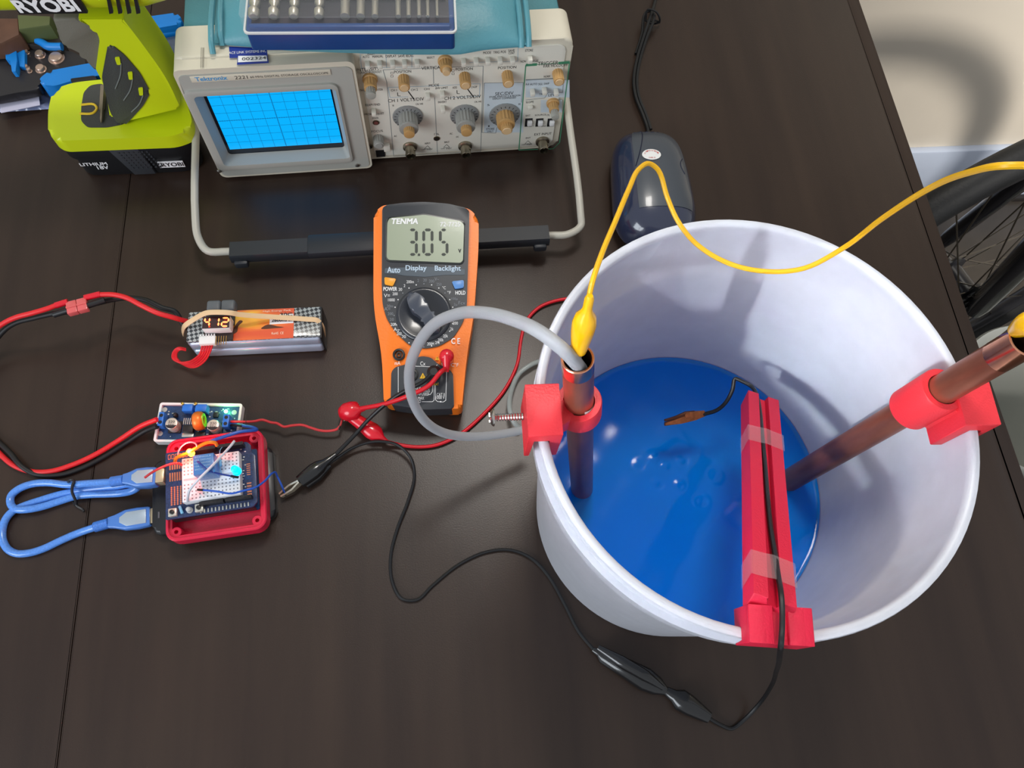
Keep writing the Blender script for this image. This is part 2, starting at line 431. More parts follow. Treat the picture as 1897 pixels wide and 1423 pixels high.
def knob(name, cx_, cy_, stages, ribs=14):
    "stages: (radius, z0, z1, material index, ribbed)"
    o = sp(cx_, cy_, .0012); mb = MB()
    for (r, z0, z1, mi, rb) in stages:
        T = Matrix.Translation((o.x, o.y, .0012))
        if rb:
            n = 2*ribs; poly = [((r*(1 if k % 2 else .9))*math.cos(2*PI*k/n), (r*(1 if k % 2 else .9))*math.sin(2*PI*k/n)) for k in range(n)]
            mb.prism(poly, z0, z1-.0006, mi, T); mb.lathe([(r*.98, z1-.0022), (r, z1-.0016), (r*.96, z1-.0002), (r*.8, z1)], 20, mi, T)
        else: mb.lathe([(r, z0), (r, z1-.0006), (r*.9, z1)], 22, mi, T)
    return mb.build(name, [M_tan, M_tan2, M_gknob, M_dial, M_clear, M_black], panel, sharp=30)
knob('knob', 195, 368, [(.0064, 0, .0028, 0, 0), (.0055, .0028, .012, 0, 1), (.0042, .012, .0195, 4, 1)])
knob('knob', 463, 362, [(.0049, 0, .0115, 0, 1), (.0038, .0115, .0121, 1, 0)])
knob('knob', 795, 222, [(.0062, 0, .0028, 0, 0), (.0052, .0028, .0105, 0, 1), (.0033, .0105, .0145, 1, 0)])
knob('knob', 950, 345, [(.0049, 0, .0115, 0, 1), (.0038, .0115, .0121, 1, 0)])
knob('knob', 1290, 332, [(.0049, 0, .0115, 0, 1), (.0038, .0115, .0121, 1, 0)])
knob('knob', 1693, 318, [(.0048, 0, .0115, 0, 1), (.0037, .0115, .0121, 1, 0)])
knob('knob', 1655, 560, [(.0060, 0, .0028, 0, 0), (.0046, .0028, .0105, 0, 1), (.0036, .0105, .018, 4, 1)])
knob('volts_knob', 497, 670, [(.0138, 0, .0016, 3, 0), (.0088, .0016, .0155, 2, 1), (.0050, .0155, .0215, 0, 1)], 18)
knob('volts_knob', 950, 658, [(.0134, 0, .0016, 3, 0), (.0088, .0016, .0155, 2, 1), (.0050, .0155, .0215, 0, 1)], 18)
knob('time_knob', 1270, 655, [(.0145, 0, .0016, 3, 0), (.0084, .0016, .0135, 0, 1), (.0053, .0135, .0195, 0, 1), (.0045, .0195, .0202, 1, 0)], 16)
knob('focus_knob', 262, 840, [(.0049, 0, .0095, 2, 1), (.0038, .0095, .0101, 2, 0)])
for cx_, cy_, r in ((497, 670, .0138), (950, 658, .0134), (1270, 655, .0145)):
    o = sp(cx_, cy_, 0); dt = MB()
    for k in range(20):
        a = 2*PI*k/20; u = V((math.cos(a), math.sin(a))); p = V((o.x, o.y))+u*r*.78; q = V((o.x, o.y))+u*r*.92; n = V((-u.y, u.x))*.0003
        dt.add([(*(p-n), .00295), (*(q-n), .00295), (*(q+n), .00295), (*(p+n), .00295)], [(0, 1, 2, 3)])
    dt.build('dial_marks', M_ink, panel)
def bnc(cx_, cy_):
    o = sp(cx_, cy_, .0012); T = Matrix.Translation((o.x, o.y, .0012)); mb = MB()
    mb.lathe([(.0068, 0), (.0068, .0016), (.0055, .0026), (.0048, .0028), (.0048, .0115), (.0045, .012), (.0038, .012), (.0038, .004), (.0012, .004), (.0012, .009), (.0004, .0093)], 22, 0, T)
    for a in (.6, .6+PI): mb.box((.0052*math.cos(a), .0052*math.sin(a), .007), (.0014, .0014, .0014), 0, T)
    mb.build('signal_connector', M_bnc, panel)
bnc(515, 912); bnc(955, 905); bnc(1572, 868)
def btn(cx_, cy_, w=.0040, h=.0042, d=.0062, name='button'):
    o = sp(cx_, cy_, .0012); MB().box((o.x, o.y, .0012+d/2), (w, h, d), bev=.0005).build(name, M_panel, panel)
for x, y in ((175, 240), (272, 235), (375, 232), (470, 228), (570, 225), (940, 218), (1040, 212), (1133, 208), (1230, 205), (1330, 202), (1470, 195),
             (655, 492), (770, 476), (775, 595), (225, 618), (1490, 460), (1585, 448), (1678, 458)):
    btn(x, y)
btn(1475, 590, .0044, .0036, .003); 
o = sp(330, 905, .0012); MB().box((o.x, o.y, .0032), (.0062, .0085, .004), bev=.0005).build('power_button', M_panel, panel)
o = sp(275, 965, .0012); MB().box((o.x+.0005, o.y, .0016), (.0085, .009, .001)).build('button_well', M_black, panel)
for x in (1462, 1548, 1640):
    o = sp(x, 718, .0012); mb = MB(); mb.box((o.x, o.y, .0014), (.0068, .0105, .0008)); mb.box((o.x+.0008, o.y+.0005, .0028), (.0045, .0055, .003), 1, bev=.0004)
    mb.build('slide_switch', [M_black, M_white], panel)
for x, y, c in ((243, 718, (120, 70, 64)), (728, 845, (40, 34, 30)), (193, 910, (20, 20, 20))):
    o = sp(x, y, .0012); mb = MB(); mb.lathe([(.0030, 0), (.0030, .0008), (.0022, .0009)], 16, 0, Matrix.Translation((o.x, o.y, .0012))); mb.lathe([(.0021, 0), (.0021, .0011)], 14, 1, Matrix.Translation((o.x, o.y, .0012)))
    mb.build('socket', [M_bnc, mat('socket_%d' % x, c, .4)], panel)
# CRT module
q2 = crop(300, 0, 4.185)
ZM = .011
def s2(x, y, d=ZM): return pix(S, *q2(x, y), d)
a, b_, c, d = s2(105, 560), s2(1425, 500), s2(1560, 1300), s2(430, 1360)
x0 = -SW/2+.0005; x1 = xm-.0005; y0 = (c.y+d.y)/2; y1 = SH-.006
cw, ch, ccx, ccy = x1-x0, SH-.002, (x0+x1)/2, SH/2-.0005
e_, g_, h_, i_ = s2(190, 620), s2(1370, 590), s2(1480, 1290), s2(450, 1320)
ix0, ix1, iy0, iy1 = x0+.010, x1-.008, .012, .108
G = [s2(310, 690, .003), s2(1305, 655, .003), s2(1395, 1140, .003), s2(520, 1170, .003)]
gx0, gx1, gy0, gy1 = (G[0].x+G[3].x)/2, (G[1].x+G[2].x)/2, (G[2].y+G[3].y)/2, (G[0].y+G[1].y)/2
ix0, ix1, iy0, iy1 = gx0-.013, gx1+.008, gy0-.012, gy1+.010
mo = MB()
nn = 5
out = rrect(cw, ch, .006, nn, ccx, ccy)
inn = rrect(ix1-ix0, iy1-iy0, .006, nn, (ix0+ix1)/2, (iy0+iy1)/2)
mo.ring(out, inn, -.02, ZM, 0)
mod = mo.build('display_housing', M_cream, sc, sharp=30)
o_in = rrect(cw-.005, ch-.008, .005, nn, ccx, ccy-.001)
MB().ring(o_in, inn, ZM-.001, ZM+.0008).build('display_face', M_bez, mod, sharp=30)
# raised bezel around screen with sloped inner walls
m1 = rrect(ix1-ix0, iy1-iy0, .006, nn, (ix0+ix1)/2, (iy0+iy1)/2)
m2 = rrect(ix1-ix0-.004, iy1-iy0-.004, .005, nn, (ix0+ix1)/2, (iy0+iy1)/2)
m3 = rrect(gx1-gx0+.012, gy1-gy0+.010, .004, nn, (gx0+gx1)/2, (gy0+gy1)/2-.0005)
m4 = rrect(gx1-gx0+.003, gy1-gy0+.004, .003, nn, (gx0+gx1)/2, (gy0+gy1)/2-.001)
mb = MB(); mb.loft([[(x, y, ZM-.004) for x, y in m1], [(x, y, ZM+.003) for x, y in m1], [(x, y, ZM+.0035) for x, y in m2], [(x, y, ZM+.003) for x, y in m3], [(x, y, .0025) for x, y in m4]], cap=False)
mb.build('screen_bezel', M_bez, mod, sharp=25)
MB().prism(rrect(gx1-gx0+.010, gy1-gy0+.010, .002, 3, (gx0+gx1)/2, (gy0+gy1)/2), .0005, .0022).build('screen_surround', mat('dark_navy_glass', (14, 26, 40), .15, coat=.5), mod)
M_scr = mat('glowing_cyan_screen', (10, 60, 90), .2, emit=(0, 178, 255), es=.95)
scr = MB().prism([(gx0+.0012, gy0+.0035), (gx1, gy0+.0035), (gx1, gy1), (gx0+.0012, gy1)], .0018, .0026).build('screen', M_scr, mod)
gr = MB()
gx0 += .0012; gy0 += .0035; dw = (gx1-gx0)/10; dh = (gy1-gy0)/8
for k in range(1, 10): gr.box((gx0+dw*k, (gy0+gy1)/2, .0027), (.00028 if k != 5 else .0005, gy1-gy0, .0001))
for k in range(1, 8): gr.box(((gx0+gx1)/2, gy0+dh*k, .0027), (gx1-gx0, .00028 if k != 4 else .0005, .0001))
for k in range(1, 50):
    gr.box((gx0+dw*k/5, (gy0+gy1)/2, .0027), (.0003, .0014, .0001))
for k in range(1, 40): gr.box(((gx0+gx1)/2, gy0+dh*k/5, .0027), (.0014, .0003, .0001))
gr.build('graticule', mat('graticule_print', (0, 50, 90), .5, emit=(0, 110, 170), es=.7), scr)
# name strip
pl = MB()
a = s2(215, 598, ZM+.001); b_ = s2(1310, 565, ZM+.001); hh = .0062
pl.box(((a.x+b_.x)/2, SH-.0105, ZM+.0012), (b_.x-a.x, hh, .0008), 0, bev=.0003)
L0 = SH-.0105-.0018; z = ZM+.0017
lx = lambda cxp: a.x+(b_.x-a.x)*(cxp-215)/1095.
pl.text('Tektronix', lx(250), L0, lx(495)-lx(250), .0042, z, 1, bold=.0002)
pl.text('2221', lx(555), L0, lx(655)-lx(555), .0034, z, 2)
pl.text('60 MHz DIGITAL STORAGE OSCILLOSCOPE', lx(675), L0+.0004, lx(1290)-lx(675), .0021, z, 2)
pl.build('name_plate', [M_cream, mat('light_blue_print', (70, 150, 205), .5), M_ink], mod)
for x, y in ((445, 1322), (1515, 1278)):
    o = s2(x, y, ZM+.0008); mb = MB(); mb.lathe([(.0024, 0), (.0022, .001), (.0010, .0016)], 14, 0, Matrix.Translation((o.x, o.y, ZM+.0008)))
    mb.build('screw', M_steel, mod)
# asset sticker on top of bezel, just where the pouch ends
top = frame(S @ V((0, SH-.0001, 0)), S.to_3x3() @ V((1, 0, 0)), (0, 0, 1))
TI = S.inverted() @ top
def tq(x, y): return pix(top, *q2(x, y), 0)
mb = MB()
def quad(mb, pts, z, m): mb.add([(p.x, p.y, z) for p in pts], [(0, 1, 2, 3)], m, TI)
quad(mb, [tq(525, 452), tq(820, 440), tq(812, 375), tq(520, 362)], .0002, 0)
quad(mb, [tq(582, 505), tq(830, 490), tq(815, 432), tq(588, 440)], .0003, 0)
quad(mb, [tq(590, 487), tq(818, 478), tq(812, 434), tq(592, 437)], .0005, 1)
p = tq(622, 474); w = (tq(808, 468)-p).length; mb.text('002324', p.x, p.y, w, .0030, .0008, 2, TI)
p = tq(520, 424); w = (tq(810, 420)-p).length; mb.text('ACE LINK SYSTEMS INC', p.x, p.y, w, .0026, .0006, 3, TI)
mb.build('asset_sticker', [mat('navy_sticker', (26, 50, 140), .4), M_whitepaint, M_ink, M_whitepaint], sc)
mb = MB()
for x in (300, 312, 320):
    quad(mb, [tq(x, 525), tq(x+4, 525), tq(x+8, 370), tq(x+4, 370)], .0002, 0)
mb.build('scuff_mark', mat('scuff', (110, 104, 92), .6), sc)
for sx in (-1, 1):
    for zz in (-.05, -.34): MB().box((sx*.12, -.0008, zz), (.02, .0044, .02), bev=.001).build('foot', M_black, sc)
# carry handle
M_hand = mat('grey_handle_bar', (176, 172, 160), .4)
SI = S.inverted()
hz = .024
cl, cr = P(372, 452, hz), P(1068, 428, hz)
pv_l = S @ V((-SW/2-.009, .055, -.10)); pv_r = S @ V((SW/2+.009, .055, -.10))
al = P(362, 405, hz+.003); ar = P(1076, 400, hz+.003)
gl, gr_ = P(420, 466, hz-.002), P(1022, 436, hz-.002)
mid = (gl+gr_)/2
hb = MB()
pts = [pv_l, pv_l.lerp(al, .5), al, P(367, 440, hz), P(385, 465, hz-.001), gl, gl.lerp(gr_, .5), gr_, P(1052, 434, hz-.001), P(1076, 418, hz), ar, pv_r.lerp(ar, .5), pv_r]
hb.tube(pts, .0034, seg=12, n=5)
hd = hb.build('carry_handle', M_hand, sc, True)
gp = MB(); g0, g1 = P(428, 468, hz-.001), P(1016, 436, hz-.001)
dirv = (g1-g0).normalized()
gp.tube([g0, g1], 1, sp=False, flat=(.0085, .0058, (0, 0, 1)))
gp.box((0, 0, .003), (.15, .021, .009), 0, frame(g0.lerp(g1, .5), dirv, (0, 0, 1)), bev=.003)
for t in (.03, .97): gp.box((0, -.009, -.004), (.012, .007, .008), 0, frame(g0.lerp(g1, t), dirv, (0, 0, 1)), bev=.002)
gp.build('handle_grip', mat('black_grip', (34, 37, 42), .45), hd, True)
for s_ in (-1, 1): MB().cyl((s_*(SW/2-.002), .055, -.10), (s_*(SW/2+.012), .055, -.10), .014, 22).build('handle_pivot', M_hand, sc)

# ------------------------------------------------------------------ vinyl pouch on top of the scope
zt = .1405
pc = thing('accessory_pouch', 'teal vinyl accessory pouch with piped edges lying on the oscilloscope', 'pouch', P(690, 10, zt))
ft = [(397, 84), (414, 83), (465, 87), (540, 94), (650, 98), (760, 101), (850, 101), (900, 92), (965, 87), (981, 85)]
fp = [P(x, y, zt+.001) for x, y in ft]
x_l, x_r = fp[0].x, fp[-1].x; yb = .80
nx, ny = 40, 14
vs = []; rows = []
def frontline(x):
    for a, c in zip(fp, fp[1:]):
        if a.x <= x <= c.x: return a.y+(c.y-a.y)*(x-a.x)/(c.x-a.x)
    return fp[-1].y
def puff(u, v):
    e = min(1, min(u, 1-u)*9)**.6*min(1, v*8+.0)**.55*min(1, (1-v)*8)**.5
    return .003+.018*e
mb = MB()
for j in range(ny+1):
    v = (j/ny)**1.6; row = []
    for i in range(nx+1):
        u = i/nx; x = x_l+(x_r-x_l)*u; y = frontline(x)*(1-v)+yb*v
        mb.v.append(V((x, y, zt+puff(u, v)+.0012*math.sin(u*17+v*6)*min(1, v*6))))
for j in range(ny):
    for i in range(nx):
        k = j*(nx+1)+i; mb.f.append((k, k+1, k+nx+2, k+nx+1)); mb.m.append(0)
base = len(mb.v)
for j in range(ny+1):
    v = (j/ny)**1.6
    for i in range(nx+1):
        u = i/nx; x = x_l+(x_r-x_l)*u; mb.v.append(V((x, frontline(x)*(1-v)+yb*v, zt+.0008)))
for j in range(ny):
    for i in range(nx):
        k = base+j*(nx+1)+i; mb.f.append((k, k+nx+1, k+nx+2, k+1)); mb.m.append(0)
def side(idx):
    for a, c in zip(idx, idx[1:]): mb.f.append((a, c, base+c, base+a)); mb.m.append(0)
side(list(range(nx+1))[::-1]); side([j*(nx+1) for j in range(ny+1)]); side([j*(nx+1)+nx for j in range(ny+1)][::-1]); side([ny*(nx+1)+i for i in range(nx+1)])
M_pouch = mat('teal_vinyl_pouch', (84, 144, 156), .42, noise=.04, nscale=30, bump=.2, bscale=400)
mb.build('pouch_body', M_pouch, pc, True, sharp=60)
for xs in ((397, 404), (413, 420), (965, 958), (979, 972)):
    x_ = P(xs[0], 84, zt).x
    y_ = frontline(x_); MB().tube([V((x_, y_-.001, zt+.001)), V((x_, y_+.006, zt+.0075)), V((x_, y_+.06, zt+.011)), V((x_, yb, zt+.009))], .0024, n=4).build('piping', M_pouch, pc, True)

# ------------------------------------------------------------------ drill bit case on the pouch
zc0 = zt+.0225
f0, f1 = P(466, 93, zc0), P(843, 91, zc0)
CM = frame((f0+f1)/2, f1-f0, (0, 0, 1)); cwid = (f1-f0).length; cdep = .10
ca = thing('drill_bit_case', 'blue drill bit case with clear lid lying on the teal pouch', 'case', CM)
M_nvy = mat('navy_blue_plastic', (20, 62, 120), .35, noise=.05); M_lid = mat('clear_polystyrene', (225, 232, 235), .06, alpha=.05, spec=.5)
mb = MB(); mb.prism(rrect(cwid, cdep, .003, 4, 0, cdep/2), 0, .0175, 0, bev=.001)
tray = mb.build('tray', M_nvy, ca)
MB().box((0, .034, .0178), (cwid*.95, .058, .0006)).build('tray_floor', mat('dark_case_liner', (44, 36, 44), .5), tray)
MB().box((0, .0035, .0185), (cwid*.96, .004, .0045), bev=.001).build('tray_lip', M_nvy, tray)
lo_ = rrect(cwid+.003, cdep+.002, .004, 4, 0, cdep/2)
li_ = rrect(cwid+.0005, cdep-.0005, .003, 4, 0, cdep/2)
mb = MB(); mb.ring(lo_, li_, .0165, .031); mb.prism(lo_, .031, .0322, bev=.0008)
mb.build('clear_lid', M_lid, ca)
MB().ring(rrect(cwid+.0036, cdep+.0026, .004, 4, 0, cdep/2), rrect(cwid+.0006, cdep-.0004, .003, 4, 0, cdep/2), .0160, .0174).build('lid_rim', mat('clear_edge', (225, 225, 222), .2, alpha=.85), ca)
MB().box((0, .055, .0327), (cwid*.9, .045, .0003)).build('lid_sticker', mat('blue_sticker', (40, 110, 200), .4), ca)
MB().box((0, .034, .0205), (cwid*.93, .008, .003), bev=.0008).build('bit_rack', mat('pale_rack_plastic', (150, 160, 165), .4), ca)
bx = [482, 517, 553, 598, 645, 673, 699, 741, 760, 779, 795, 812]
br = [.0042, .0040, .0038, .0037, .0036, .0032, .0026, .0021, .0018, .0016, .0013, .0011]
M_bit = mat('hazy_steel_bit', (176, 170, 155), .35, .8)
for i, (x, r) in enumerate(zip(bx, br)):
    lx_ = (x-466)/(843-466)*cwid-cwid/2; hgt = .0228
    mb = MB(); B = .009; T = .062
    pr_ = [(0, r*.7), (.03, r)]
    if i < 4: pr_ += [(.12, r*1.05), (.16, r*.6), (.2, r*.6), (.24, r), (.4, r), (.44, r*.62), (.6, r*.62), (1, r*.6)]
    else:
        n_ = 26; pr_ = [(k/n_, r*(1 if k % 2 else .72) if k > 8 else r) for k in range(n_)]+[(1, r*.1)]
    mb.axis((lx_, B, hgt), (lx_, T, hgt), pr_, 12)
    o = mb.build('drill_bit', M_bit, None)
    o.data.transform(Matrix.Translation((-lx_, -B, -hgt))); o.matrix_world = CM @ Matrix.Translation((lx_, B, hgt))
    g = ['thickest steel bit at left end of the clear-lid case', 'stout stepped bit second from left in the case', 'stout stepped bit third from left in the case', 'stepped bit fourth from left, before the gap in the case',
         'wide fluted bit fifth from left, just past the gap in the case', 'fluted bit sixth from left in the clear-lid case', 'medium fluted bit seventh from left, in the middle of the case', 'thin fluted bit eighth from left in the case',
         'thin bit fourth from the right end of the case', 'thin bit third from the right end of the case', 'very thin bit second from the right end of the case', 'thinnest bit at the right end of the clear-lid case'][i]
    tag(o, g, 'drill bit', 'drill bits in the clear-lid case')
# ------------------------------------------------------------------ multimeter, top end propped on the scope handle
MP = .19
mo_ = P(785, 752, .036)
tiltup = V((math.sin(.06)*math.cos(MP), math.cos(MP), math.sin(MP)))
_p1, _p2 = P(694, 440, .05), P(884, 445, .05)
exm = (_p2-_p1); exm.z = 0; exm.normalize()
fwdm = V((-exm.y, exm.x, 0))
ezm = exm.cross(fwdm*math.cos(MP)+V((0, 0, math.sin(MP)))).normalized()
MM = frame(mo_, exm, ezm)
q4 = crop(660, 360, 3.388)
def mp(x, y, d=0): p = pix(MM, *q4(x, y), d); return p
M_or = mat('orange_holster_plastic', (243, 122, 26), .38, bump=.1, bscale=600)
M_dk = mat('charcoal_plastic', (50, 53, 58), .42)
M_dk2 = mat('charcoal_gloss', (44, 47, 54), .25, coat=.3)
mm = thing('multimeter', 'orange and charcoal digital multimeter reading 3.05, leaning on the oscilloscope handle', 'multimeter', MM)
def mpoly(pts, d=0, r=.003, n=4):
    return round_poly([tuple(mp(x, y, d).xy) for x, y in pts], r, n)
TH = .033
body_px = [(108, 125), (165, 68), (430, 45), (712, 92), (768, 150), (768, 330), (738, 760), (695, 1000), (662, 1335), (430, 1352), (172, 1325), (160, 1000), (108, 720)]
body = mpoly([(108, 112), (165, 66), (300, 52), (430, 47), (580, 60), (712, 88), (768, 145), (768, 330), (738, 760), (695, 1000), (662, 1342), (600, 1345), (172, 1310), (160, 1000), (106, 720)], 0,
             [.008, .003, .003, .003, .003, .004, .01, .02, .02, .02, .003, .003, .003, .02, .02])
MB().prism(body, -TH, -.0012, bev=.0035, seg=3, botbev=True).build('holster', M_or, mm)
ctr = mpoly([(163, 72), (300, 54), (430, 48), (580, 60), (710, 92), (708, 220), (694, 700), (672, 800), (610, 900), (520, 955), (430, 970), (335, 950), (250, 870), (190, 780), (165, 690), (160, 560)], 0, .004)
face = MB().prism(ctr, -.006, .0004, bev=.0012).build('face_panel', M_dk, mm)
btm = mpoly([(215, 1322), (220, 1115), (245, 1085), (315, 1068), (370, 1030), (410, 1016), (470, 1025), (515, 1068), (565, 1088), (608, 1120), (614, 1345), (430, 1352)], 0, .003)
foot_panel = MB().prism(btm, -.03, .0004, bev=.001).build('socket_panel', M_dk, mm)
M_lcd = mat('grey_green_lcd', (142, 152, 128), .3, coat=.15)
win = mpoly([(205, 145), (430, 125), (660, 165), (686, 185), (678, 425), (660, 443), (200, 425), (183, 405), (186, 170)], 0, .002)
MB().prism(win, .0003, .0012, bev=.0004).build('display_frame', mat('display_rim', (38, 42, 42), .3), face)
win2 = mpoly([(212, 153), (430, 133), (655, 173), (677, 195), (670, 418), (655, 434), (206, 416), (192, 400), (196, 180)], 0, .002)
lcd = MB().prism(win2, .0010, .0015).build('display', M_lcd, face)
mt = MB()
def mtext(t, x0, y0, x1, hpx, m=0, z=.0007, bold=0, sk=0):
    a, b_ = mp(x0, y0), mp(x1, y0); mt.text(t, a.x, a.y, (b_-a).length, hpx/3.388/1960, z, m, rot=math.atan2(b_.y-a.y, b_.x-a.x), bold=bold, sk=sk)
mtext('TENMA', 218, 192, 385, 32, 0, .0017, .0004, .15)
mtext('72-7725', 527, 208, 652, 27, 0, .0017, .00015)
mtext('v', 640, 372, 658, 22, 1, .0017, .00015)
for a in [('Auto', 195, 495, 275, 33), ('Display', 310, 490, 440, 38), ('Backlight', 493, 492, 655, 38)]: mtext(*a, 3, .0009, .0002)
mtext('POWER', 170, 608, 255, 22, 0, .0007, .00015); mtext('HOLD', 622, 632, 684, 22, 0, .0007, .00015)
for a in [('200m', 316, 560, 362, 17), ('2', 298, 584, 308, 16), ('20', 266, 608, 288, 17), ('200', 228, 636, 260, 17), ('1000', 200, 674, 242, 17), ('V=', 174, 648, 212, 20),
          ('20m', 216, 828, 256, 17), ('A~', 234, 860, 275, 20), ('200', 254, 886, 285, 17), ('20', 285, 904, 312, 17), ('\u00b0C', 540, 598, 562, 18), ('\u00b0F', 572, 628, 594, 18),
          ('200', 606, 820, 638, 17), ('2k', 590, 856, 610, 17), ('20k', 545, 900, 576, 17), ('200k', 512, 925, 548, 17), ('2M', 495, 942, 520, 17), ('200M', 445, 950, 488, 17)]: mtext(*a, 0)
for a in [('2', 384, 552, 394, 17), ('20', 420, 550, 442, 17), ('200', 456, 556, 490, 17), ('V~', 492, 545, 520, 20), ('250', 504, 576, 535, 17), ('100\u00b5', 598, 668, 636, 17), ('2\u00b5', 612, 704, 634, 17), ('Fcx', 642, 694, 684, 20),
          ('20m', 192, 712, 232, 16), ('A=', 176, 732, 214, 20), ('200', 198, 760, 232, 16), ('20', 210, 796, 236, 16)]: mtext(*a, 4)
mtext('mA', 242, 1072, 276, 20, 0); mtext('C E', 596, 940, 650, 32, 0, .0002, .0002); mtext('V', 533, 1080, 550, 18, 0, .0002); mtext('\u00b0C\u00b0F', 582, 1082, 642, 20, 0, .0002)
mtext('Cx', 402, 1076, 434, 22, 0)
for a in [('10sec', 400, 1228, 460, 15), ('MAX', 365, 1230, 402, 15), ('(15min)', 395, 1246, 460, 15), ('UNFUSED', 370, 1264, 456, 16), ('A MAX', 370, 1290, 426, 16), ('FUSED', 350, 1310, 406, 16), ('CAT II', 505, 1268, 555, 17), ('1000 V', 500, 1286, 555, 17)]: mtext(*a, 0)
mtext('max!', 465, 1200, 516, 16, 5)
dc = mp(425, 757)
for k in range(24):
    a = 2*PI*k/24; 
    x, y = 425+187*math.cos(a), 762+198*math.sin(a); p = mp(x, y); mt.box((p.x, p.y, .0007), (.0009, .0009, .0003), 0 if k % 3 else 4)
def mline(pts, w=.0004, m=0, z=.0007):
    for a, c in zip(pts, pts[1:]):
        a, c = mp(*a), mp(*c); u = V((c.x-a.x, c.y-a.y)); n = V((-u.y, u.x)).normalized()*w/2
        mt.add([(a.x-n.x, a.y-n.y, z), (c.x-n.x, c.y-n.y, z), (c.x+n.x, c.y+n.y, z), (a.x+n.x, a.y+n.y, z)], [(0, 1, 2, 3)], m)
mline([(264, 1085), (264, 1292)]); mline([(355, 1080), (495, 1085), (510, 1070)]); mline([(568, 1095), (562, 1295), (545, 1305), (510, 1302), (497, 1290), (497, 1200)])
mline([(480, 1200), (478, 1240), (465, 1258), (450, 1258)]); mline([(490, 1200), (488, 1295), (478, 1303), (412, 1303)]); mline([(350, 1300), (365, 1300)])
p = mp(530, 1303); mt.box((p.x, p.y, .0007), (.001, .001, .0003))
def tri(x, y, s, z=.0008):
    a, b_, c = mp(x-s, y+s*.8), mp(x+s, y+s*.8), mp(x, y-s); mt.add([(q.x, q.y, z) for q in (a, b_, c)], [(0, 1, 2)], 5)
    mt.text('!', *mp(x-2, y+s*.6).xy, .0005, .0022, z+.0002, 1)
tri(418, 1142, 20); tri(508, 1030, 14, .0003)
prt = mt.build('printing', [M_whitepaint, M_ink, M_green, mat('pale_blue_letters', (186, 205, 222), .6), mat('dim_grey_print', (128, 132, 138), .6), mat('yellow_print', (225, 175, 30), .6)], mm)
# seven segment digits
def digit(mb, ch, x0, y0, x1, y1, f, m=0, z=.0016, w=.0016, M=None, slant=0):
    seg = {'3': 'abgcd', '0': 'abcdef', '5': 'afgcd', '4': 'fgbc', '1': 'bc', '2': 'abged'}[ch]
    # corners in pixel space: x0..x1, y0(top)..y1(bottom)
    ym = (y0+y1)/2
    L = {'a': ((x0, y0), (x1, y0)), 'd': ((x0, y1), (x1, y1)), 'g': ((x0, ym), (x1, ym)), 'f': ((x0, y0), (x0, ym)), 'b': ((x1, y0), (x1, ym)), 'e': ((x0, ym), (x0, y1)), 'c': ((x1, ym), (x1, y1))}
    for k in seg:
        (ax, ay), (bx_, by_) = L[k]
        ax += slant*(y1-ay)/(y1-y0); bx_ += slant*(y1-by_)/(y1-y0)
        a, c = V(f(ax, ay)[:2]), V(f(bx_, by_)[:2]); u = (c-a).normalized(); n = V((-u.y, u.x))*w/2; g = u*w*.32
        p = [a+g, a+g+u*w*.5+n, c-g-u*w*.5+n, c-g, c-g-u*w*.5-n, a+g+u*w*.5-n]
        mb.add([(v.x, v.y, z) for v in p], [tuple(range(6))], m, M)
dg = MB()
for ch, x0, x1 in (('3', 332, 378), ('0', 424, 476), ('5', 528, 570)): digit(dg, ch, x0, 228, x1, 382, mp, w=.0024, z=.0017)
p = mp(394, 384); dg.box((p.x, p.y, .0017), (.002, .002, .0001))
dg.build('display_digits', mat('lcd_segment', (48, 54, 48), .5), lcd)
MB().prism(mpoly([(180, 466), (430, 455), (682, 472), (680, 508), (560, 508), (430, 520), (300, 512), (240, 500), (178, 498)], 0, .001), .0003, .0007).build('legend_strip', mat('slate_strip', (58, 72, 84), .4), face)
for nm, pts, col in (('power_button', [(178, 525), (252, 535), (232, 580), (180, 570)], (238, 160, 40)), ('hold_button', [(600, 552), (675, 543), (675, 590), (620, 598)], (92, 142, 205))):
    MB().prism(mpoly(pts, 0, .001), .0002, .0022, bev=.0005).build(nm, mat(nm+'_plastic', col, .35), face)
# dial
o = mp(425, 755); Rr = (mp(600, 755)-mp(250, 755)).length/2
T = Matrix.Translation((o.x, o.y, 0))
mb = MB(); mb.lathe([(Rr, 0), (Rr, .0018), (Rr-.0012, .0026), (Rr-.0030, .0026), (Rr-.0055, .0012), (0.001, .0012)], 48, 0, T)
dial = mb.build('rotary_dial', M_dk2, mm)
ang = math.atan2(mp(300, 620).y-mp(500, 880).y, mp(300, 620).x-mp(500, 880).x)
K = T @ Matrix.Rotation(ang, 4, 'Z')
l = Rr-.003
kp = smooth_poly([(l, 0), (l*.75, .0052), (l*.3, .0075), (0, .0055), (-l*.3, .0048), (-l*.7, .0065), (-l, .001), (-l, -.001), (-l*.7, -.0065), (-l*.3, -.0048), (0, -.0055), (l*.3, -.0075), (l*.75, -.0052)], 4)
MB().prism(kp, .0010, .0105, 0, K, bev=.0022, seg=3).build('pointer_knob', mat('knob_slate', (62, 68, 80), .3, coat=.3), dial)
MB().box((-l*.75, 0, .0107), (l*.35, .0006, .0003), 0, K).build('pointer_line', M_whitepaint, dial)
for x, y, mt_ in ((268, 1008, 0), (352, 1135, 1), (492, 1135, 1)):
    p = mp(x, y); mb = MB(); mb.lathe([(.0050, -.004), (.0050, .0014), (.0040, .0018), (.0034, .0018), (.0032, -.002), (.0022, -.002), (.0022, .0008), (.0012, .0008), (.0012, -.003)], 24, 0, Matrix.Translation((p.x, p.y, 0)))
    mb.build('jack_socket', M_black, mm)
def MMw(x, y, d=0): return MM @ mp(x, y, d)

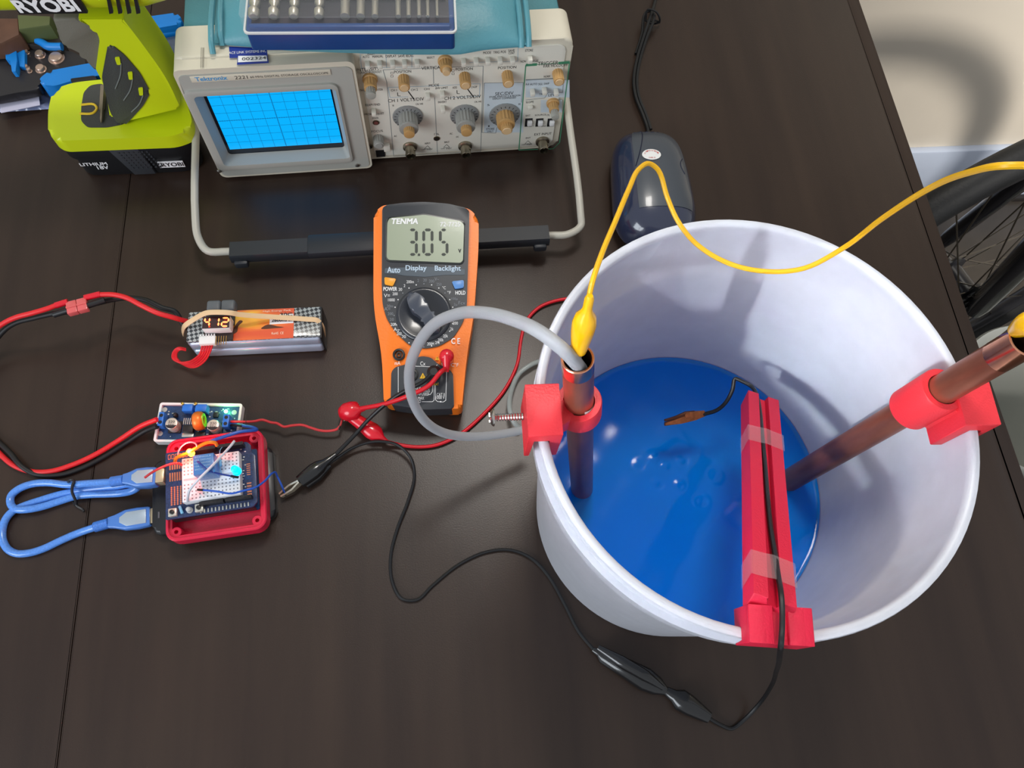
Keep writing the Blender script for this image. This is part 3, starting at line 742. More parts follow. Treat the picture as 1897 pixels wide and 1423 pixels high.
# ------------------------------------------------------------------ mouse
m0, m1_ = P(1186, 264, .004), P(1218, 466, .012)
mdir = (m1_-m0); mdir.z = 0; mlen = mdir.length; mdir.normalize()
MU = frame(m0, mdir.cross(V((0, 0, 1)))*-1, (0, 0, 1))   # local y points away from the user; body runs along -y
MU = frame(m0, V((0, 0, 1)).cross(mdir)*-1, (0, 0, 1))
mexv = V((-mdir.y, mdir.x, 0)); MU = frame(m0, mexv, (0, 0, 1))
# local: x across (to image right), y backwards along -mdir
mu = thing('computer_mouse', 'dark blue grey corded mouse with oval sticker above the bucket', 'mouse', MU)
def mouse_loft(t0, t1, lift, infl, z0, n=26, seg=32, clipx=None):
    rings = []
    for i in range(n+1):
        t = t0+(t1-t0)*i/n
        hw = .0395*(max(0, 1-abs(2*t-1)**4.2))**.42*(0.86+.18*t)
        hz_ = (.036*(max(0, 1-abs(2*t-1.08)**2.6/1.12))**.5)
        row = []
        for k in range(seg):
            a = 2*PI*k/seg; c, s_ = math.cos(a), math.sin(a)
            x = hw*abs(c)**.75*(1 if c >= 0 else -1)+0; zz = abs(s_)**.8
            row.append((x*(1+infl), -t*mlen, (z0+(hz_*1.0+lift)*zz if s_ >= 0 else z0*(1-zz)+.001)))
        rings.append(row)
    return rings
sgn = 1 if (MU @ V((0, -1, 0))-MU @ V((0, 0, 0))).dot(mdir) > 0 else -1

mouse_shell = MB().loft(mouse_loft(.004, .996, 0, 0, .009)).build('mouse_shell', mat('navy_translucent_plastic', (38, 44, 66), .18, coat=.8), mu, sharp=70)
# grey top plate following the dome
mb = MB(); vs = []; nx_, ny_ = 16, 24
def dome(x, t):
    hw = .0395*(max(0, 1-abs(2*t-1)**4.2))**.42*(0.86+.18*t); hz_ = (.036*(max(0, 1-abs(2*t-1.08)**2.6/1.12))**.5)
    c = min(.999, abs(x)/max(hw, 1e-5)); ca_ = c**(1/.75); s_ = math.sqrt(max(0, 1-ca_**2)); return .009+hz_*s_**.8
for j in range(ny_+1):
    t = .02+.78*j/ny_
    for i in range(nx_+1):
        hw = .0395*(1-abs(2*t-1)**4.2)**.42*(0.86+.18*t); x = (-.55+1.35*i/nx_)*hw; x = min(x, hw*.8)
        vs.append((x, -t*mlen, dome(x, t)+.0005))
fs = [(j*(nx_+1)+i, j*(nx_+1)+i+1, (j+1)*(nx_+1)+i+1, (j+1)*(nx_+1)+i) for j in range(ny_) for i in range(nx_)]
mb.add(vs, fs); mb.build('top_plate', mat('slate_plastic', (64, 70, 78), .3, coat=.3), mu, sharp=70)
sg = MB()
for fn in (lambda u: (-.006-.014*u**1.5, .05+.42*u), lambda u: (.027-.004*math.sin(u*3), .38+.14*u)):
    pts = [];
    for k in range(9): x, t = fn(k/8); pts.append((x, -t*mlen, dome(x, t)+.0006))
    sg.tube(pts, .0005, seg=5, n=3)
pts = [(-.014+.003*k, -(.10+.008*(k % 2))*mlen, dome(-.014+.003*k, .10)+.0006) for k in range(9)]; sg.tube(pts, .0005, seg=5, n=3)
sg.build('button_seam', mat('deep_navy', (24, 30, 52), .4), mu)
# oval sticker
st0 = MU.inverted() @ P(1201, 304, .035); tt = -st0.y/mlen
mb = MB(); mb.v = []; 
n = 28; ring_ = []
ctrp = V((st0.x, st0.y)); 
vs = [(ctrp.x, ctrp.y, dome(ctrp.x, tt)+.0011)]
for rr in (.5, 1):
    for k in range(n):
        a = 2*PI*k/n; x, y = ctrp.x+.0088*rr*math.cos(a), ctrp.y+.0066*rr*math.sin(a); vs.append((x, y, dome(x, -y/mlen)+.0011))
fs = [(0, 1+k, 1+(k+1) % n) for k in range(n)]+[(1+k, 1+n+k, 1+n+(k+1) % n, 1+(k+1) % n) for k in range(n)]
mb.add(vs, fs, 0)
for i, chx in enumerate('S Electrical'):
    a = math.radians(165-i*13.5); x, y = ctrp.x+.0064*math.cos(a), ctrp.y+.0045*math.sin(a)
    mb.text(chx, x-.0006, y-.0006, .0011, .0013, dome(x, -y/mlen)+.0016, 1)
mb.text('NB-S', ctrp.x-.003, ctrp.y-.0048, .006, .0013, dome(ctrp.x, tt)+.0016, 1)
mb.build('oval_sticker', [M_white, mat('red_print', (190, 50, 40), .5)], mu, fix=False)
cb = MB()
def cabl(pts, r, off=0, z=None):
    return [P(x+off, y, zz) for x, y, zz in pts]
k1 = [(1198, 266, .008), (1200, 240, .004), (1192, 215, .004), (1178, 180, .004), (1174, 150, .004), (1180, 110, .004), (1192, 70, .008), (1206, 28, .014), (1212, 8, .008), (1222, -30, .003)]
cb.tube(cabl(k1, 1), .0017, n=5); 
cb.tube(cabl([(x+6, y, z) for x, y, z in k1[1:8]]+[(1204, 20, .012), (1196, 24, .01), (1190, 60, .004), (1178, 100, .002)], 1), .0016, n=5)
cb.build('mouse_cable', M_wireblk, mu, True)
mb = MB(); mb.tube([P(1196, 38, .008), P(1200, 18, .017), P(1216, 22, .018), P(1222, 40, .008), P(1208, 44, .004)], .0011, closed=True, n=4)
mb.tube([P(1198, 40, .010), P(1214, 38, .010), P(1222, 42, .004)], .001, n=3); mb.build('wire_tie', M_black, mu, True)

# ------------------------------------------------------------------ bucket, solution
BX, BY = .1645, .1325
HB = .24
M_bkt = mat('white_translucent_plastic', (206, 209, 218), .32, sss=.25, spec=.45, noise=.035, nscale=70)
bk = thing('bucket', 'white plastic bucket holding blue solution near the table edge', 'bucket', (BX, BY, 0))
mb = MB()
prof_out = [(.0001, .004), (.094, .004), (.0965, .0), (.0995, .001), (.1005, .004), (.1135, .183), (.1155, .186), (.1160, .190), (.1165, .2010), (.1195, .2020), (.1200, .2040), (.1210, .2180), (.1178, .2195), (.1176, .2210), (.1186, .2350), (.1204, .2365), (.1208, .2380), (.1203, .2396), (.1190, .2400)]
prof_in = [(.1165, .2398), (.1155, .2385), (.1152, .2350), (.1140, .200), (.1118, .196), (.1108, .188), (.1028, .063), (.098, .010), (.092, .006), (.0001, .006)]
mb.lathe(prof_out+prof_in, 96, 0, None, cap=False)
mb.build('bucket_shell', M_bkt, bk, sharp=50)
LZ = .076
def sol_mat():
    m = bpy.data.materials.new('blue_copper_solution'); m.use_nodes = True; nt = m.node_tree; nt.nodes.clear(); N = nt.nodes.new; L = nt.links.new
    out = N('ShaderNodeOutputMaterial'); df = N('ShaderNodeBsdfDiffuse'); df.inputs[0].default_value = lin((0, 154, 255))+(1,)
    tr = N('ShaderNodeBsdfTransparent'); tr.inputs[0].default_value = lin((60, 175, 255))+(1,)
    gl = N('ShaderNodeBsdfGlossy'); gl.inputs['Roughness'].default_value = .12
    tc = N('ShaderNodeTexCoord'); n1 = N('ShaderNodeTexNoise'); n1.inputs['Scale'].default_value = 28; n1.inputs['Detail'].default_value = 4
    L(tc.outputs['Object'], n1.inputs['Vector'])
    bp = N('ShaderNodeBump'); bp.inputs['Strength'].default_value = .12; bp.inputs['Distance'].default_value = .001
    L(n1.outputs['Fac'], bp.inputs['Height']); L(bp.outputs[0], gl.inputs['Normal'])
    m1 = N('ShaderNodeMixShader'); m1.inputs[0].default_value = .5; L(df.outputs[0], m1.inputs[1]); L(tr.outputs[0], m1.inputs[2])
    fr = N('ShaderNodeFresnel'); fr.inputs[0].default_value = 1.33; m2 = N('ShaderNodeMixShader')
    L(fr.outputs[0], m2.inputs[0]); L(m1.outputs[0], m2.inputs[1]); L(gl.outputs[0], m2.inputs[2]); L(m2.outputs[0], out.inputs[0])
    return m
M_sol = sol_mat()
rl = .1028+(.1108-.1028)*(LZ-.063)/.125
so = thing('blue_solution', 'bright blue liquid filling the bottom of the white bucket', 'liquid', (BX, BY, .0065))
mb = MB()
# surface with small bubbling domes
bub = [P(x, y, LZ) for x, y in ((1180, 857), (1214, 893), (1258, 897), (1260, 852), (1232, 862), (1325, 880), (1370, 915), (1300, 930), (1212, 850))]
rr_, ss_ = 60, 96
vs = [(0, 0, 0)]; fs = []
def hgt(x, y):
    z = .0004*math.sin(x*160+1)*math.cos(y*140)
    for b in bub:
        d = math.hypot(x+BX-b.x, y+BY-b.y); z += .0003*math.exp(-(d/.0028)**2)-.0002*math.exp(-((d-.005)/.0016)**2)
    return z
for i in range(1, rr_+1):
    r = (rl-.0006)*i/rr_
    for k in range(ss_):
        a = 2*PI*k/ss_; x, y = r*math.cos(a), r*math.sin(a); edge = max(0, (i/rr_-.96)/.04)
        vs.append((x, y, hgt(x, y)*(1-edge)+.0012*edge**2))
fs += [(0, 1+k, 1+(k+1) % ss_) for k in range(ss_)]
for i in range(rr_-1):
    for k in range(ss_):
        j = (k+1) % ss_; fs.append((1+i*ss_+k, 1+(i+1)*ss_+k, 1+(i+1)*ss_+j, 1+i*ss_+j))
mb.add([(x, y, z+LZ-.0065) for x, y, z in vs], fs); mb.build('liquid_surface', M_sol, so, sharp=180, fix=False)
mb = MB()
# body of the liquid under the surface, seen as the deeper tint
mb.lathe([(.0001, 0), (.0915, 0), (.0972, .0045), (.1018, .055), (rl-.0012, LZ-.0095)], 64, cap=False)
mb.build('liquid_body', mat('deep_blue_liquid', (14, 132, 255), .6), so)

# ------------------------------------------------------------------ copper pipes
def copper():
    m = mat('copper', (150, 88, 66), .34, .6)
    nt = m.node_tree; b = nt.nodes['Principled BSDF']; tc = [n for n in nt.nodes if n.type == 'TEX_COORD'][0]
    n = nt.nodes.new('ShaderNodeTexNoise'); n.inputs['Scale'].default_value = 60; n.inputs['Detail'].default_value = 6
    mp_ = nt.nodes.new('ShaderNodeMapping'); mp_.inputs['Scale'].default_value = (1, 1, .25)
    r = nt.nodes.new('ShaderNodeValToRGB'); r.color_ramp.elements[0].position = .3; r.color_ramp.elements[1].position = .72
    r.color_ramp.elements[0].color = lin((124, 72, 56))+(1,); r.color_ramp.elements[1].color = lin((186, 116, 90))+(1,)
    L = nt.links.new; L(tc.outputs['Object'], mp_.inputs[0]); L(mp_.outputs[0], n.inputs['Vector']); L(n.outputs['Fac'], r.inputs[0]); L(r.outputs[0], b.inputs['Base Color'])
    mr = nt.nodes.new('ShaderNodeMapRange'); mr.inputs['To Min'].default_value = .22; mr.inputs['To Max'].default_value = .42; L(n.outputs['Fac'], mr.inputs['Value']); L(mr.outputs[0], b.inputs['Roughness'])
    return m
M_cu = copper()
M_cub = mat('bright_copper', (238, 168, 134), .2, 1, noise=.12, nscale=150)
M_cud = mat('tarnished_copper', (96, 66, 58), .35, 1, noise=.3, nscale=50)
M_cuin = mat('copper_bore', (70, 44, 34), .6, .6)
M_sub = mat('submerged_copper', (20, 62, 100), .4)
def pipe(label, top, bot, R_, bright=.012, tilt=None):
    top, bot = V(top), V(bot); d = (top-bot).normalized()
    M = frame(bot, (d.cross(V((0, 1, 0)))), d); L = (top-bot).length
    t = thing('copper_pipe', label, 'pipe', M)
    ri = R_-.0011
    MB().lathe([(R_, 0), (R_, L-bright)], 40, 0, None, cap=False).add([], []).build('pipe_wall', M_cu, t)
    mb = MB(); mb.lathe([(R_, L-bright), (R_*1.012, L-bright+.0006), (R_*1.01, L-.0004), (R_-.0004, L), (ri, L-.0002)], 40, 0, None, cap=False); mb.build('bright_end', M_cub, t)
    MB().lathe([(ri, L-.0002), (ri, L-.08), (ri, .0), (R_, 0)], 40, 0, None, cap=False).build('bore', M_cuin, t)
    return t, M, L
p1t = P(1070, 664, .292); p1l = P(1078, 905, LZ); d1 = (p1t-p1l).normalized(); p1b = p1t-d1*((p1t.z-.012)/d1.z)
pp1, PM1, PL1 = pipe('upright copper pipe on the left side of the bucket with tubing in its mouth', p1t, p1b, .0079)
p2t = P(1900, 631, .306); p2l = P(1462, 890, LZ); d2 = (p2t-p2l).normalized(); p2b = p2t-d2*((p2t.z-.012)/d2.z)
pp2, PM2, PL2 = pipe('long slanting copper pipe leaning over the right rim of the bucket', p2t, p2b, .0082, .018)
sh_ = MB(); n_ = 10; vs = []
for k in range(n_+1):
    a = math.radians(-75+60*k/n_)
    for h in (0, .0105-.003*k/n_):
        q = PM1.inverted() @ (p1t-d1*((p1t.z-.2335)/d1.z)+V((math.cos(a), math.sin(a), 0))*.0083); vs.append((q.x, q.y, q.z+h))
SHIM = (vs, [(2*k, 2*k+2, 2*k+3, 2*k+1) for k in range(n_)])
# ------------------------------------------------------------------ clamps on the rim
def rimpt(px, py, z=HB): return P(px, py, z)
def clamp(label, ppx, pipeM, R_, ring_z0, ring_z1, size, screw_out=True, tangent=None):
    pass
# clamp 1
c1 = P(1018, 757, .25); rad = V((c1.x-BX, c1.y-BY, 0)).normalized(); tan = V((-rad.y, rad.x, 0))
CLM = frame((BX+rad.x*.1185, BY+rad.y*.1185, .215), V((-rad.x, -rad.y, 0)), (0, 0, 1))  # x inward, z up
k1_ = thing('pipe_clamp', 'red printed clamp gripping the upright pipe on the left rim', 'clamp', CLM)
def cblock(w, h0, h1, xo, xi, slot0=-.0045, slot1=.0048):
    "C profile in local x (inward) / z, extruded along local y"
    prof = [(-xo, h0), (slot0, h0), (slot0, h1-.008), (slot1, h1-.008), (slot1, h0), (xi, h0), (xi, h1), (-xo, h1)]
    return prof
def extr_y(prof, y0, y1, mb, m=0, bev=.0006, M=None):
    T = Matrix(((1, 0, 0, 0), (0, 0, 1, 0), (0, 1, 0, 0), (0, 0, 0, 1)))  # swap y,z
    mb.prism(prof, y0, y1, m, (M @ T) if M else T, bev=bev, seg=2, botbev=True)
mb = MB(); extr_y(cblock(.035, 0, .034, .0075, .0105), -.0145, .0145, mb)
mb.build('clamp_block', M_redpla, k1_)
def ringon(mb, a, d, r0, r1, L, seg=40):
    a = V(a); mb.axis(a-d*L/2, a+d*L/2, [(0, r1), (0, r0), (1, r0), (1, r1)], seg, 0, cap=False)
    p0 = a-d*L/2; M = frame(p0, d.cross(V((0, 1, 0))), d)
    mb.lathe([(r1, 0), (r1, L), (r0, L), (r0, 0), (r1, 0)], seg, 0, M, cap=False)
rc1 = None
def nearest_on(pt0, dv, z): return pt0+dv*((z-pt0.z)/dv.z)
rc1 = nearest_on(p1t, d1, .232)
mb = MB()
M_ = frame(rc1-d1*.0085, d1.cross(V((0, 1, 0))), d1); mb.lathe([(.0118, .0005), (.0123, .001), (.0123, .0160), (.0118, .017), (.0086, .017), (.0084, .0165), (.0084, .0005), (.0086, 0), (.0118, .0005)], 44, 0, M_, cap=False)
bpt = CLM @ V((.010, 0, .018))
mb.build('clamp_ring', M_redpla, k1_, True, sharp=40)
vv = V((rc1.x-bpt.x, rc1.y-bpt.y, 0)); 
web = MB(); wl = vv.length-.0095
if wl > 0: web.box((wl/2, 0, 0), (wl+.004, .012, .016), 0, frame(V((bpt.x, bpt.y, rc1.z)), vv, (0, 0, 1)), bev=.0005); web.build('clamp_web', M_redpla, k1_, True)
def screw(root, M, y, z, L, lab=None):
    mb = MB(); prof = [(0, .0021)]; n = 22
    for k in range(n): prof.append(((k+.5)/n, .0021 if k % 2 else .0017))
    mb.axis((-.007, y, z), (-.011-L, y, z), prof, 14)
    h = MB(); h.axis((-.011-L, y, z), (-.0135-L, y, z), [(0, .0046), (.3, .0048), (.75, .0036), (1, .0012)], 20); h.box((-.0136-L, y, z), (.0006, .0055, .0009), 0); h.box((-.0136-L, y, z), (.0006, .0009, .0055), 0)
    o = mb.build('screw', M_steel, root); h.build('screw_head', M_steel, o)
sm_ = MB(); sm_.add([PM1 @ V(v) for v in SHIM[0]], SHIM[1]); sm_.build('paper_shim', M_white, k1_, True, fix=False)
screw(k1_, CLM, .003, .016, .0125)
# clamp 2: grips the slanting pipe
c2 = P(1780, 738, .25); rad2 = V((c2.x-BX, c2.y-BY, 0)).normalized()
CL2 = frame((BX+rad2.x*.1185, BY+rad2.y*.1185, .215), V((-rad2.x, -rad2.y, 0)), (0, 0, 1))
k2_ = thing('pipe_clamp', 'red printed clamp holding the slanting pipe on the right rim', 'clamp', CL2)
mb = MB(); extr_y(cblock(.035, 0, .034, .0080, .0115), -.0150, .0150, mb); mb.build('clamp_block', M_redpla, k2_)
# ring centre: closest pixel (1703,730)
def on_pipe_px(pt, dv, px, py):
    best = None
    for i in range(400):
        q = pt-dv*(.28*i/400); c = cam_px(q); e = (c[0]-px)**2+(c[1]-py)**2
        if best is None or e < best[0]: best = (e, q)
    return best[1]
def cam_px(q):
    v = V(q)-EYE; c = _xc*v.x+_yc*v.y+_zc*v.z
    return (CX+FOC*c.x/c.z, CY+FOC*c.y/c.z)
rc2 = on_pipe_px(p2t, d2, 1712, 738)
LR = .030; M_ = frame(rc2-d2*LR/2, d2.cross(V((0, 1, 0))), d2)
mb = MB(); mb.lathe([(.0118, .0002), (.0126, .001), (.0126, LR-.001), (.0120, LR), (.0088, LR), (.0086, LR-.0005), (.0086, .0005), (.0088, 0), (.0118, .0002)], 48, 0, M_, cap=False); mb.build('clamp_ring', M_redpla, k2_, True, sharp=40)
bp2 = CL2 @ V((.009, 0, .017))
web = MB(); vv = bp2-rc2
ez_ = d2.cross(vv.normalized()).normalized()
web.box((0, 0, 0), (vv.length*.96, .026, .015), 0, frame(rc2.lerp(bp2, .55), vv, ez_.cross(vv).cross(vv)*-1 if False else ez_), bev=.0006); web.build('clamp_web', M_redpla, k2_, True)
screw(k2_, CL2, .002, .016, .004)

# ------------------------------------------------------------------ holder arm at the front of the rim
a0 = P(1444, 1130, .25); rad3 = V((a0.x-BX, a0.y-BY, 0)).normalized()
AM = frame((BX+rad3.x*.1185, BY+rad3.y*.1185, .2260), V((-rad3.x, -rad3.y, 0)), (0, 0, 1))
ah = thing('electrode_holder', 'long red printed arm clipped to the front rim, reaching over the solution', 'holder', AM)
mb = MB(); extr_y(cblock(.04, .004, .0225, .0038, .0135, -.0026, .0046), -.0155, .0155, mb); extr_y([(-.0038, .0225), (-.0038, .0250), (.0135, .0250), (.0135, .0225)], -.0155, -.0034, mb); extr_y([(-.0038, .0225), (-.0038, .0250), (.0135, .0250), (.0135, .0225)], .0034, .0155, mb); mb.build('rim_clip', M_armred, ah)
e0 = P(1431, 1112, .250); e1 = P(1411, 738, .146)
ad = (e1-e0).normalized(); AL = (e1-e0).length; aup = V((0, 0, 1)); aup = (aup-ad*ad.dot(aup)).normalized()
ARM = frame(e0, ad, aup)
hw = .0105
prof = [(-hw, -.010), (hw, -.010), (hw, .003), (.0033, .003), (.0028, -.0015), (-.0028, -.0015), (-.0033, .003), (-hw, .003)]
T = Matrix(((0, 0, 1, 0), (1, 0, 0, 0), (0, 1, 0, 0), (0, 0, 0, 1)))
mb = MB(); mb.prism(prof, -.003, AL, 0, ARM @ T, bev=.0005, botbev=True); mb.build('channel_arm', M_armred, ah, True)
M_tape = mat('clear_tape', (225, 205, 210), .12, alpha=.2, spec=.8)
for nm, (px, py) in (('a', (1415, 808)), ('b', (1434, 1052))):
    pl_ = EYE; q = ARM.inverted() @ P(px, py, .2)
    qq = pix(ARM, px, py, .0035)
    mb = MB(); n_ = 12; w_ = .0115; x0_, x1_ = qq.x-.0085, qq.x+.0085
    pts = [(-w_, -.011), (-w_, -.003), (-w_, .0032), (-.004, .0037), (0, .0043), (.004, .0037), (w_, .0032), (w_, -.003), (w_, -.009)]
    vs = []
    for xx in (x0_, (x0_+x1_)/2, x1_):
        for (a_, b__) in pts: vs.append((xx+.0006*math.sin(a_*900), a_, b__))
    fs = [(r_*9+i, r_*9+i+1, (r_+1)*9+i+1, (r_+1)*9+i) for r_ in range(2) for i in range(8)]
    mb.add(vs, fs, 0, ARM); mb.build('tape_strip', M_tape, ah, True, fix=False)
# ------------------------------------------------------------------ tubing
M_tub = mat('milky_silicone', (190, 193, 198), .3, trans=.2, alpha=.82, spec=.5, ior=1.1)
M_tub2 = mat('clear_airline', (170, 178, 176), .2, alpha=.55)
def W3(l): return [P(x, y, z) for x, y, z in l]
t = MB(); t.tube([p1t-d1*.05]+W3([(1079, 697, .268), (1068, 674, .292), (1040, 645, .303), (1000, 615, .300), (950, 592, .285), (900, 580, .265), (850, 581, .24), (803, 602, .215), (772, 643, .19), (758, 690, .165), (764, 740, .14), (787, 780, .115), (822, 802, .092), (870, 809, .072), (930, 804, .055), (982, 794, .045)]), .0034, seg=14, n=6)
tag(recenter(t.build('silicone_tube', M_tub, sharp=80)), 'thick milky tubing looping from the left pipe over the multimeter', 'tube')
t = MB(); t.tube(W3([(1003, 668, .004), (985, 675, .006), (962, 692, .006), (948, 722, .008), (944, 755, .012), (952, 782, .012), (962, 792, .008)]), .0022, seg=10, n=6)
tag(recenter(t.build('airline_tube', M_tub2, sharp=80)), 'short loop of thin clear tubing on the table beside the clamp screw', 'tube')

# ------------------------------------------------------------------ yellow lead
def boot(root, name, a, b, prof, m, flat=1.0, world=True):
    mb = MB(); mb.axis(a, b, prof, 20, 0, None, flat); return mb.build(name, m, root, world, sharp=60)
bootprof = [(0, .0014), (.04, .0021), (.2, .0022), (.27, .0027), (.36, .0048), (.48, .0056), (.62, .0054), (.8, .0046), (.93, .0040), (1, .0036)]
yl = thing('test_lead', 'yellow crocodile clip lead strung between the two copper pipes over the mouse', 'test lead', P(1091, 552, .33))
MB().tube(W3([(1090, 556, .328), (1098, 520, .335), (1115, 470, .335), (1140, 410, .33), (1166, 348, .322), (1183, 314, .316), (1203, 303, .312), (1220, 316, .308), (1236, 365, .30), (1256, 410, .295), (1290, 452, .29), (1350, 488, .288), (1420, 503, .29), (1490, 497, .295), (1560, 461, .31), (1630, 408, .34), (1720, 350, .38), (1800, 318, .415), (1860, 307, .43), (1940, 312, .43), (2030, 380, .42), (2020, 500, .39), (1960, 575, .345), (1925, 590, .33)]), .00125, seg=8, n=6).build('wire', M_yel, yl, True)
def clipjaws(root, a, b, m, spread=.0016, wdt=.0022, L=None):
    "two hinged jaws from a to b with a rivet"
    a, b = V(a), V(b); d = (b-a).normalized(); s_ = d.cross(V((0, 0, 1))).normalized()
    for k in (-1, 1):
        mb = MB(); M = frame(a, s_, d); L_ = (b-a).length
        mb.loft([[(x+k*o_, y, z_) for x, y in ((-.0007, -wdt), (.0007, -wdt), (.0007, wdt), (-.0007, wdt))] for z_, o_, wdt in ((0, .0006, wdt*1.3), (L_*.45, spread, wdt), (L_, .0004+spread*.4, wdt*.7))], 0, M)
        mb.build('jaw', m, root, True, sharp=30)
b1a, b1b = P(1093, 548, .332), P(1072, 650, .297)
bt = boot(yl, 'clip_boot', b1a, b1b, bootprof, M_yelboot)
clipjaws(yl, b1b-(b1b-b1a)*.05, b1b+(b1b-b1a).normalized()*.010+V((0, 0, -.012)), M_steel)
b2a, b2b = P(1932, 585, .335), P(1882, 612, .308)
boot(yl, 'clip_boot', b2a, b2b, bootprof, M_yelboot)
clipjaws(yl, b2b-(b2b-b2a)*.05, b2b+(b2b-b2a).normalized()*.006+V((0, 0, -.01)), M_steel)

# ------------------------------------------------------------------ multimeter red lead
pl0 = MMw(570, 1035, .0); nz = MM.to_3x3() @ V((0, 0, 1)); nyv = MM.to_3x3() @ V((0, -1, 0))
rl_ = thing('test_lead', 'red lead plugged into the multimeter, ending in a plump red clip boot', 'test lead', pl0)
pk = MB(); pk.axis(pl0-nz*.004, pl0+nz*.016, [(0, .0044), (.2, .0056), (.75, .0060), (.9, .0052), (1, .0030)], 20)
pk.axis(pl0+nz*.013, pl0+nz*.010+nyv*.013, [(0, .0042), (.5, .0032), (1, .0020)], 16); pk.build('banana_plug', M_redplug, rl_, True, sharp=60)
w0 = pl0+nz*.010+nyv*.010
MB().tube([w0]+W3([(816, 690, .058), (795, 714, .053), (755, 734, .046), (710, 749, .032), (668, 757, .018)]), .0019, seg=10).build('wire', M_wirered, rl_, True)
boot(rl_, 'clip_boot', P(676, 757, .018), P(629, 766, .010), [(0, .0018), (.18, .0026), (.3, .0072), (.5, .0082), (.75, .0078), (.93, .0055), (1, .002)], M_redplug)
rl2 = thing('test_lead', 'red crocodile lead running from the red boots round behind the bucket', 'test lead', P(690, 795, 0))
ra, rb = P(716, 818, .007), P(652, 772, .010)
boot(rl2, 'clip_boot', ra, rb, [(0, .0018), (.12, .0026), (.28, .0066), (.42, .0074), (.7, .0058), (1, .0052)], M_redplug, .8)
MB().tube([ra]+W3([(740, 824, .004), (775, 828, .003), (810, 824, .003), (850, 806, .003), (895, 768, .003), (935, 722, .003), (958, 675, .003), (966, 625, .003), (975, 595, .003), (998, 570, .003), (1030, 557, .003), (1075, 551, .003)]), .0015, seg=10).build('wire', M_wirered, rl2, True)
clipjaws(rl2, rb, P(636, 778, .008), M_steel)

# ------------------------------------------------------------------ black leads
bl0 = MMw(492, 1135, 0)
kb = thing('test_lead', 'black lead from the multimeter socket down to the black crocodile clip', 'test lead', bl0)
MB().axis(bl0-nz*.003, bl0+nz*.014, [(0, .0044), (.8, .0058), (1, .003)], 18).build('banana_plug', M_black, kb, True)
MB().tube([bl0+nz*.012]+W3([(783, 708, .050), (755, 722, .045), (728, 738, .038), (690, 770, .024), (655, 808, .014), (618, 846, .010)]), .0017, seg=10).build('wire', M_wireblk, kb, True)
ka, kc = P(622, 842, .011), P(548, 898, .007)
M_blkboot = mat('black_vinyl', (18, 19, 21), .22, coat=.5)
boot(kb, 'clip_boot', ka, P(556, 893, .010), [(0, .0019), (.14, .0026), (.3, .0034), (.45, .0058), (.62, .0066), (.85, .0060), (1, .0054)], M_blkboot)
clipjaws(kb, P(556, 893, .010), P(520, 918, .006), mat('pale_steel', (225, 215, 190), .3, .7), .0022, .0030)
k2 = thing('test_lead', 'black lead curving from the black clip to the taped joint beneath the bucket', 'test lead', P(735, 1000, 0))
MB().tube(W3([(600, 866, .007), (625, 848, .008), (655, 829, .008), (695, 818, .010), (735, 824, .010), (760, 847, .009), (768, 880, .006), (757, 925, .004), (736, 980, .003), (724, 1030, .002), (727, 1078, .002), (745, 1109, .002), (773, 1111, .002), (800, 1086, .002), (850, 1046, .002), (900, 1023, .002), (945, 1019, .002), (985, 1035, .002), (1015, 1066, .002), (1045, 1118, .002), (1072, 1170, .002), (1100, 1204, .004)]), .0013, seg=8).build('wire', M_wireblk, k2, True)
boot(k2, 'clip_boot', P(612, 862, .007), P(566, 897, .005), [(0, .0016), (.2, .003), (.5, .0052), (1, .0046)], M_blkboot)
ja = thing('clip_joint', 'two black insulated clips joined end to end on the table in front of the bucket', 'clip', P(1200, 1270, 0))
boot(ja, 'clip_boot', P(1098, 1203, .006), P(1238, 1283, .007), [(0, .0018), (.08, .0028), (.14, .0060), (.45, .0074), (.7, .0088), (.85, .0070), (.96, .0034), (1, .0030)], M_blkboot, .8)
MB().tube(W3([(1108, 1200, .010), (1150, 1226, .013), (1195, 1252, .014), (1228, 1275, .010)]), [.0024, .0048, .0044, .0020], seg=10).build('second_boot', M_blkboot, ja, True)
boot(ja, 'clip_boot', P(1234, 1280, .007), P(1314, 1330, .006), [(0, .0034), (.18, .0046), (.32, .0080), (.55, .0076), (.96, .0046), (1, .0042)], M_blkboot, .8)
p_ = P(1156, 1237, .0145); MB().ell(p_, (.0016, .0013, .0008)).build('solder_blob', M_steel, ja, True)
wr = thing('electrode_wire', 'black wire taped along the red arm, holding a copper clip over the solution', 'wire', P(1440, 1300, 0))
def A(px, py, d=.0009): return ARM @ pix(ARM, px, py, d)
MB().tube(W3([(1306, 1326, .005), (1335, 1343, .003), (1355, 1350, .002), (1378, 1334, .004), (1405, 1306, .014), (1426, 1276, .045), (1438, 1244, .12), (1443, 1226, .205), (1445, 1208, .244), (1447, 1192, .2545), (1449, 1160, .2550), (1449, 1130, .2550), (1447, 1100, .2535)])+[A(1442, 1070, .0035), A(1436, 1030, .0025), A(1428, 980), A(1422, 920), A(1417, 860), A(1412, 808, .002), A(1408, 765), A(1403, 738)]+W3([(1392, 716, .140), (1376, 707, .138), (1362, 702, .136), (1357, 722, .132), (1345, 745, .125), (1328, 760, .118), (1302, 768, .112)]), .00145, seg=8).build('wire', M_wireblk, wr, True)
M_cuc = mat('corroded_copper', (160, 98, 60), .5, .55, noise=.35, nscale=300)
ca_, cb_ = P(1303, 767, .112), P(1228, 776, .104)
d_ = (cb_-ca_).normalized(); CF = frame(ca_, d_, (0, -.55, .83)); CLn = (cb_-ca_).length
